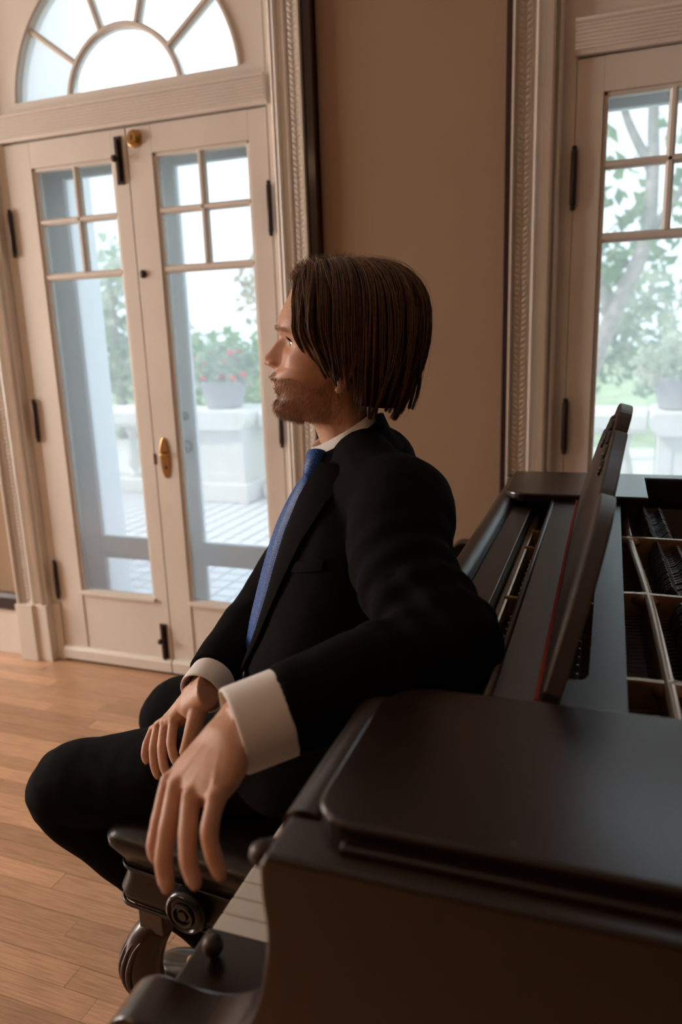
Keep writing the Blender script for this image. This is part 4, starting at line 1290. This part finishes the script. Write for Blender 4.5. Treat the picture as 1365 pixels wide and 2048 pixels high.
for k in range(64):
    _a = _q.uniform(31, 181)
    CL.append((_a, _q.uniform(.97, 1.02), _q.normal() * 4.2, _q.uniform(.86, 1.06) if _a > 95 else _q.uniform(.86, 1.05), _q.uniform(0, 6), _q.uniform(-14, 9) if _a > 105 else _q.uniform(-5, 5)))
def locks(name, n, m, al_rng, lift_rng, rad, seed, wob=1.6, lens=(.85, 1.06), start=(0, .1), clump=.75):
    q = np.random.default_rng(seed); g = G()
    for k in range(n):
        al = q.uniform(*al_rng); sg = (1 if q.random() < .68 else -1)
        lift = q.uniform(*lift_rng)
        c = min(CL, key=lambda c_: abs(c_[0] - al) + .002 * ((k * 13) % 7))
        P = strand(sg * al, lift, c[2] * .8 + q.normal() * wob, c[3] * q.uniform(.93, 1.04) if clump else q.uniform(*lens), q.uniform(*start), c[4] if clump else q.uniform(0, 6))
        if clump:
            Q = strand(sg * c[0], c[1] * (.5 + .5 * lift), c[2], c[3], 0, c[4])
            P = [tuple(np.array(p) * (1 - clump * (t / 14) ** 1.5) + np.array(q_) * clump * (t / 14) ** 1.5 + np.array((c[5], 0, 0)) * max(0, t / 14 - .5)) for t, (p, q_) in enumerate(zip(P, Q))]
        P = [HW(*p) for p in P]
        g.tube(P, [rad * (1 - .75 * (i / (len(P) - 1)) ** 2) for i in range(len(P))], 3, False)
    o = g.build(name, m, hair, smooth=True)
    return tag(o, kind='stuff')
locks('hair_strands', 1900, 'hair', (33, 180), (.965, 1.02), .00075, 3)
locks('highlight_strands', 620, 'hair_light', (33, 180), (.98, 1.03), .00062, 4)
locks('front_strands', 240, 'hair_light', (31, 62), (.97, 1.02), .0007, 5)
locks('flyaway_hairs', 60, 'hair_light', (40, 180), (1.03, 1.12), .00022, 6, 5.0, (.6, 1.1), (0, .1), 0)
# short upstanding hairs along the parting
q = np.random.default_rng(9); g = G()
for k in range(900):
    uu = q.uniform(-190, -48); vv = q.normal() * 20
    zz = np.interp(uu, [-200, -170, -120, -75, -52, -45], [120, 138, 146, 142, 128, 114]) - abs(vv) * .10
    dv = np.array((q.uniform(-6, 10), q.normal() * 5, q.uniform(4, 17)))
    p0 = np.array((uu, vv, zz - 3)); P = [HW(*p0), HW(*(p0 + dv * .5 + np.array((1, 0, 1.5)))), HW(*(p0 + dv))]
    g.tube(P, [.0004, .0003, .0001], 3, False)
tag(g.build('parting_hairs', 'hair_light', hair, smooth=True), kind='stuff')
# the curl of the fringe above the forehead
g = G()
for k in range(240):
    a = q.uniform(-34, 34); r_ = q.uniform(.98, 1.05)
    b = np.array((-64 - abs(a) * .3, a * .9, 130 - abs(a) * .12)); lift = q.uniform(6, 14)
    P = [HW(*b), HW(b[0] + 12, b[1] * 1.1, b[2] + 2 + q.normal() * 2), HW(b[0] + 21 + q.normal() * 3, b[1] * 1.2, b[2] - 7 - q.uniform(0, 7)), HW(b[0] + 17 + q.normal() * 3, b[1] * 1.35 + np.sign(a) * 5, b[2] - 24 - q.uniform(0, 9))]
    g.tube(crom(P, 4), [.0007 * (1 - .06 * i) for i in range(13)], 3, False)
tag(g.build('fringe', 'hair_light', hair, smooth=True), kind='stuff')

# beard, moustache, eyebrows, lashes: short hairs rooted on the skin
me = body.data; n = len(me.vertices)
co = np.empty(n * 3); me.vertices.foreach_get('co', co); co = co.reshape(-1, 3)
nr = np.empty(n * 3); me.vertices.foreach_get('normal', nr); nr = nr.reshape(-1, 3)
hu_, hv_, hz_ = head_of(co)
def fur(name, mask, count, ln, rad, m, dirf, seed):
    q = np.random.default_rng(seed); idx = np.nonzero(mask)[0]
    idx = q.choice(idx, min(count, len(idx)), replace=False); g = G()
    for i in idx:
        p = co[i]; nrm = nr[i]; l = ln * q.uniform(.6, 1.3)
        d = dirf(hu_[i], hv_[i], hz_[i]) + q.normal(size=3) * .25
        d = d[0] * hf + d[1] * hl + d[2] * hu; d = d + nrm * .55; d /= np.linalg.norm(d)
        d2 = d - nrm * .25
        g.tube([p - nrm * .0005, p + d * l * .5, p + d * l * .5 + d2 * l * .5], [rad, rad * .8, rad * .25], 3, False)
    return tag(g.build(name, m, body, smooth=True), kind='stuff')
hd = (hz_ > -101) & (np.abs(hv_) < 90) & (hu_ < 20)
lip = np.exp(-(hv_ / 17) ** 4 - ((hz_ + 37) / 10.5) ** 4) > .35
edge = -26 - 14 * np.clip((-45 - hu_) / 30, 0, 1) + 26 * np.clip((-82 - hu_) / 25, 0, 1)
bmask = hd & (hz_ < edge) & (hu_ > -122) & ~lip & ~((hz_ < -93) & (hu_ < -62))
fur('beard', bmask, 4600, .0060, .00019, 'beard', lambda u, v, z: np.array((.25 if z < -60 else -.1, 0, -.9)), 12)
fur('chin_beard', bmask & (hz_ < -60) & (hu_ > -60), 1000, .009, .00019, 'beard', lambda u, v, z: np.array((.3, 0, -.9)), 15)
fur('moustache', hd & (hz_ < -19) & (hz_ > -28) & (np.abs(hv_) < 26) & (hu_ > -40), 170, .0042, .00014, 'hair_light', lambda u, v, z: np.array((.3, np.sign(v) * .5, -.8)), 13)
fur('eyebrows', hd & (np.abs(hz_ - 46 + np.clip(np.abs(hv_) - 34, 0, 20) * .3) < 3.2) & (np.abs(hv_) > 12) & (np.abs(hv_) < 50) & (hu_ > -70), 260, .007, .00017, 'hair_light', lambda u, v, z: np.array((-.3, np.sign(v) * .9, .2)), 14)

g = G()
for s in (-1, 1):
    for k in range(40):
        x = -11.5 + 23 * k / 39
        zz = 5.4 * (1 - (x / 12.5) ** 2)
        uu = EYE_U + math.sqrt(max(1, (EYE_R + 1.2) ** 2 - x * x - zz * zz))
        p = HW(uu, (EYE_V + x) * s, EYE_Z + zz); d = (hf * .8 + hl * s * x * .04 + hu * .25) * .007
        g.tube([p, p + d * .6, p + d + hu * .002], [.0006, .0004, .0001], 3, False)
tag(g.build('eyelashes', 'hair', body, smooth=True), kind='stuff')

# ------------------------------------------------------------------ trousers
g = G()
limb(g, [HLp + np.array((.03, .01, -.01)), HLp, HLp * .6 + KL * .4 + zup * .006, HLp * .25 + KL * .75 + zup * .004, KL, KL * .75 + AL_ * .25, KL * .4 + AL_ * .6, AL_ + zup * .02],
     [(.085, .10), (.095, .105), (.088, .094), (.080, .084), (.074, .076), (.066, .070), (.060, .066), (.060, .062)], 24, 7)
limb(g, [HRp + np.array((.03, -.01, -.01)), HRp, HRp * .6 + KR * .4 + zup * .006, HRp * .25 + KR * .75 + zup * .004, KR, KR * .75 + AR_ * .25, KR * .4 + AR_ * .6, AR_ + zup * .02],
     [(.085, .10), (.095, .105), (.088, .094), (.080, .084), (.074, .076), (.066, .070), (.060, .066), (.060, .062)], 24, 7)
g.sphere((-.475, 1.12, .625), (.125, .175, .085), 20, 14)
def creased(amp, sc, extra=None):
    def f(co, nr, me):
        out = co.copy()
        for i in range(len(co)):
            p = co[i]
            d = noise.noise(Vector(p * sc)) * amp + noise.noise(Vector(p * sc * 2.3)) * amp * .4
            if extra is not None: d += extra(p)
            out[i] = p + nr[i] * d
        return out
    return f
trousers = fuse('trousers', g, 'trouser', man, .005, 8, .5, creased(.004, 13))

# ------------------------------------------------------------------ shirt, tie
g = G()
g.rings([torso_ring(lv_at(t), -.014, 48) for t in np.linspace(.55, 9, 22)])
shirt = fuse('shirt', g, 'shirt', man, .006, 4, .5)
# collar: a standing band with a folded leaf, low in front
def collar_ring(rx, ry, dz, tilt, n=40):
    c = (HW(-122, 0, -128) + HW(-122, 0, -128)) / 2
    out = []
    for k in range(n):
        a = 2 * math.pi * k / n
        co_, si_ = math.cos(a), math.sin(a)
        out.append(c + hf * rx * co_ + hl * ry * si_ + hu * (dz - tilt * (co_ + .1)))
    return out
g = G(); g.rings([collar_ring(.047, .0655, -.012, .022), collar_ring(.046, .0645, .022, .030), collar_ring(.050, .068, .025, .030), collar_ring(.058, .076, -.004, .032), collar_ring(.063, .082, -.026, .036), collar_ring(.058, .076, -.026, .036)], cap=False)
g.build('collar', 'shirt', shirt, smooth=True)
# cuffs
def cuff(wrist, toward, r0, r1, l0, l1, side, name):
    d = toward - wrist; d /= np.linalg.norm(d)
    P0 = wrist + d * l0; P1 = wrist + d * l1
    R = []
    for p, r_ in ((P1, r0 * .97), (P0 + d * .002, r0), (P0, r0 + .001), (P0 + d * .0005, r0 + .003), (P0 + d * .004, r0 + .004), (P1, r1)):
        R += tube_rings([p, p + d * .01], [r_, r_], 36, side)[:1]
    g = G(); g.rings(R, cap=False)
    return g.build(name, 'shirt', shirt, smooth=True)
sideL = np.cross(EL - WL, zup)
cuff(WL, EL, .0405, .046, -.002, .075, sideL, 'cuff')
cuff(WR, ER, .035, .041, .010, .070, np.cross(ER - WR, zup), 'cuff')
# tie
TP_ = [(634, 906, 1.116), (628, 925, 1.112), (616, 950, 1.118), (606, 975, 1.120), (588, 1028, 1.134), (570, 1090, 1.150), (556, 1150, 1.168), (541, 1215, 1.188), (523, 1280, 1.210), (504, 1340, 1.232), (497, 1362, 1.240)]
TP_ = [(x, y, d + a) for (x, y, d), a in zip(TP_, (.036, .036, .035, .034, .031, .027, .023, .019, .015, .011, .010))]
TWd = [.017, .015, .012, .018, .027, .033, .037, .039, .037, .032, .010]
P = crom([A(*p) for p in TP_[2:]], 5); Wd = [float(x[0]) for x in crom([(w,) for w in TWd[2:]], 5)]
R = []
for i, p in enumerate(P):
    t = P[min(i + 1, len(P) - 1)] - P[max(i - 1, 0)]; t /= np.linalg.norm(t)
    f = face(np.interp(i / len(P), [0, .3, .7, 1], [52, 68, 68, 46])); s = leftof(f); s = s - t * (s @ t); s /= np.linalg.norm(s); o_ = np.cross(s, t)
    if o_ @ f < 0: o_ = -o_
    w = Wd[i]
    R.append([p - s * w, p - s * w * .5 + o_ * .004, p + o_ * .0055, p + s * w * .5 + o_ * .004, p + s * w, p - o_ * .001])
g = G(); g.rings(R)
tie = g.build('tie', 'tie_silk', man, smooth=True)
kp = [A(*p) for p in TP_[:4]]
s0 = leftof(face(44))
kr = tube_rings(crom(kp[:3], 5), [(float(a), float(b)) for a, b in crom([(.022, .013), (.0185, .013), (.012, .008)], 5)], 18, s0)
G().rings(kr).build('tie_knot', 'tie_silk', tie, smooth=True)

# ------------------------------------------------------------------ jacket
g = G()
NT_ = 26
ts = np.linspace(.05, 9, NT_)
def open_ang(t):      # half opening of the front, degrees
    return np.interp(t, [.05, .5, 1.0, 2, 4, 6, 7, 9], [46, 38, 33, 28, 23, 17, 14, 18])
outR, inR = [], []
R = []
for t in ts:
    l = lv_at(t); oa = math.radians(open_ang(t))
    o_ = torso_ring(l, .010, 70, oa, 2 * math.pi - oa - .9)
    i_ = torso_ring(l, -.004, 70, oa, 2 * math.pi - oa - .9)
    R.append(o_ + i_[::-1])
g.rings(R)
def sleeve(S, E, W_, root, rads, k=7, off=0.0):
    d = (E - W_) / np.linalg.norm(E - W_)
    end = W_ + d * .050
    pts = [root, S, S * .55 + E * .45 - npv(CR) * off, S * .15 + E * .85 - npv(CR) * off * .4, E, E * .80 + W_ * .20, E * .45 + W_ * .55, end]
    limb(g, pts, rads, 26, k)
sleeve(SLj, EL, WL, lv_at(1.7)[0] + lv_at(1.7)[4] * .09, [.080, .074, .066, .061, .057, .058, .054, .0485], 7, .026)
sleeve(SRj, ER, WR, lv_at(1.7)[0] - lv_at(1.7)[4] * .09, [.085, .080, .068, .062, .058, .058, .052, .046])
g.sphere(tuple(SLj + np.array((-.004, .006, .004))), (.076, .076, .068), 18, 12)
g.sphere(tuple(EL + npv(CR) * .006), (.052, .052, .048), 18, 12)
# yoke from shoulder to neck
for sg, S in ((1, SLj), (-1, SRj)):
    limb(g, [HW(-150, 18 * sg, -136), HW(-152, 62 * sg, -150), S * .5 + HW(-150, 90 * sg, -165) * .5 + zup * .004, S + zup * .012], [.042, .050, .058, .060], 18)
uL = (EL - SLj) / np.linalg.norm(EL - SLj); fL = (WL - EL) / np.linalg.norm(WL - EL)
def folds(p):
    d = 0.0
    a = p - SLj; s = a @ uL
    if .02 < s < .30 and np.linalg.norm(a - uL * s) < .11:
        w = math.exp(-((s - .17) / .09) ** 2)
        d += .0022 * w * math.sin(s * 150 + 14 * (a @ npv(CR)) + 10 * (a @ npv(CU)))
    b = p - EL; s = b @ fL
    if -.05 < s < .2 and np.linalg.norm(b - fL * s) < .10:
        w = math.exp(-((s - .03) / .06) ** 2)
        d += .0026 * w * math.sin(s * 170 - 18 * (b @ npv(CU)))
    return d
jacket = fuse('jacket', g, 'suit', man, .0042, 7, .5, creased(.0024, 14, folds))
# lapels with notch, collar, pocket, buttons: laid on the jacket front
def on_front(t, ang, off):
    l = lv_at(t); c, a, b, f, le = l
    co_, si_ = math.cos(math.radians(ang)), math.sin(math.radians(ang)); p_ = 2.25
    return c + f * (a + .010 + off) * np.sign(co_) * abs(co_) ** (2 / p_) + le * (b + .010 + off) * np.sign(si_) * abs(si_) ** (2 / p_)
for sg in (1, -1):
    lv = np.linspace(.05, 6.1, 26); R = []
    for t in lv:
        a0 = open_ang(t) - 2 + (50 if sg < 0 else 0)
        wd = np.interp(t, [.05, .3, .55, 1.0, 2.0, 6.1], [30, 38, 36, 30, 22, 2.5])
        R.append([on_front(t, sg * (a0 - 1), .001)] + [on_front(t, sg * (a0 + wd * k), o_) for k, o_ in ((0, .008), (.3, .011), (.7, .010), (1.0, .007))] + [on_front(t, sg * (a0 + wd), -.001)])
    G().rings(R).build('lapel', 'suit', jacket, smooth=True, autosmooth=50)
def jcollar(rx, ry, dz, tilt, n=44):
    c = HW(-126, 0, -134); out = []
    for k in range(n + 1):
        a = math.radians(30) + (2 * math.pi - math.radians(60)) * k / n
        co_, si_ = math.cos(a), math.sin(a)
        out.append(c + hf * rx * co_ + hl * ry * si_ + hu * (dz - tilt * (co_ + .1)))
    return out
S_ = [jcollar(.058, .076, -.014, .034), jcollar(.055, .073, .016, .034), jcollar(.060, .078, .019, .034), jcollar(.072, .090, -.008, .036), jcollar(.092, .112, -.046, .050), jcollar(.084, .104, -.048, .050)]
g = G(); g.rings([[s[k] for s in S_] for k in range(len(S_[0]))])
g.build('jacket_collar', 'suit', jacket, smooth=True, autosmooth=60)
R = []
for t in (2.5, 2.8):
    R.append([on_front(t + (k - 4) * -.035, 44 + k * 2.9, .0025) for k in range(9)] + [on_front(t + (k - 4) * -.035, 44 + k * 2.9, -.002) for k in range(8, -1, -1)])
G().rings(R).build('breast_pocket', 'suit', jacket, bevel=.0006)
for t in (6.25, 7.4):
    c = on_front(t, open_ang(t) + 5, .004); f = LV[6][3]
    R = [[c + f * d + (leftof(f) * math.cos(a) + zup * math.sin(a)) * r_ for a in np.linspace(0, 2 * math.pi, 16, endpoint=False)] for d, r_ in ((-.004, .009), (.001, .009), (.002, .0075), (.001, .006), (.001, .0005))]
    G().rings(R).build('button', 'button', jacket, smooth=True)

# ------------------------------------------------------------------ shoes
def shoe(ankle, toe):
    d = toe - ankle; d[2] = 0; ln = np.linalg.norm(d); d /= ln; s = np.array((-d[1], d[0], 0))
    h0 = np.array((ankle[0], ankle[1], 0)) - d * .055
    L_ = ln + .055 + .035
    R = []
    for t, w, h, zb in ((0, .012, .045, .004), (.03, .028, .062, .0), (.12, .034, .075, .0), (.28, .034, .082, .0), (.42, .036, .078, .0), (.55, .043, .062, .0), (.68, .048, .050, .0), (.82, .046, .042, .0), (.93, .034, .034, .001), (.985, .018, .024, .003), (1.0, .006, .016, .006)):
        c = h0 + d * L_ * t; ring = []
        for k in range(20):
            a = 2 * math.pi * k / 20
            co_, si_ = math.cos(a), math.sin(a)
            zz = (h - .014) * max(0, si_) ** .8 + .014 + (si_ if si_ < 0 else 0) * (.014 - zb)
            ring.append(c + s * w * np.sign(co_) * abs(co_) ** .75 + zup * zz)
        R.append(ring)
    o = G().rings(R).build('shoe', 'shoe', man, smooth=True)
    sub = o.modifiers.new('sub', 'SUBSURF'); sub.levels = 1; sub.render_levels = 1
    # laces across the instep, welt
    for k in range(5):
        t = .36 + k * .055
        c = h0 + d * L_ * t; hh = np.interp(t, [.28, .42, .55, .68], [.083, .079, .064, .052])
        P = [c + s * x + d * .014 * (1 if k % 2 else -1) * x / .02 + zup * (hh - (x / .034) ** 2 * .022 + .001) for x in np.linspace(-.022, .022, 7)]
        G().tube(P, .0022, 6).build('lace', 'shoe', o, smooth=True)
    W_ = [h0 + d * L_ * t + s * w * sg_ + zup * .012 for sg_, seq in ((1, ((.03, .03), (.28, .037), (.55, .046), (.68, .051), (.82, .049), (.93, .037), (.99, .016))), (-1, ((.99, .016), (.93, .037), (.82, .049), (.68, .051), (.55, .046), (.28, .037), (.03, .03)))) for t, w in seq]
    G().tube(crom(W_, 4), .0035, 6).build('welt', 'shoe', o, smooth=True)
for an in (AL_, AR_):
    G().tube([an + zup * .09, an + zup * .03, an - zup * .03, an - zup * .06], [.040, .038, .037, .030], 16).build('sock', 'trouser', man, smooth=True)
shoe(AL_.copy(), np.array((-.850, 1.118, 0)))
shoe(AR_.copy(), np.array((-1.01, 1.345, 0)))
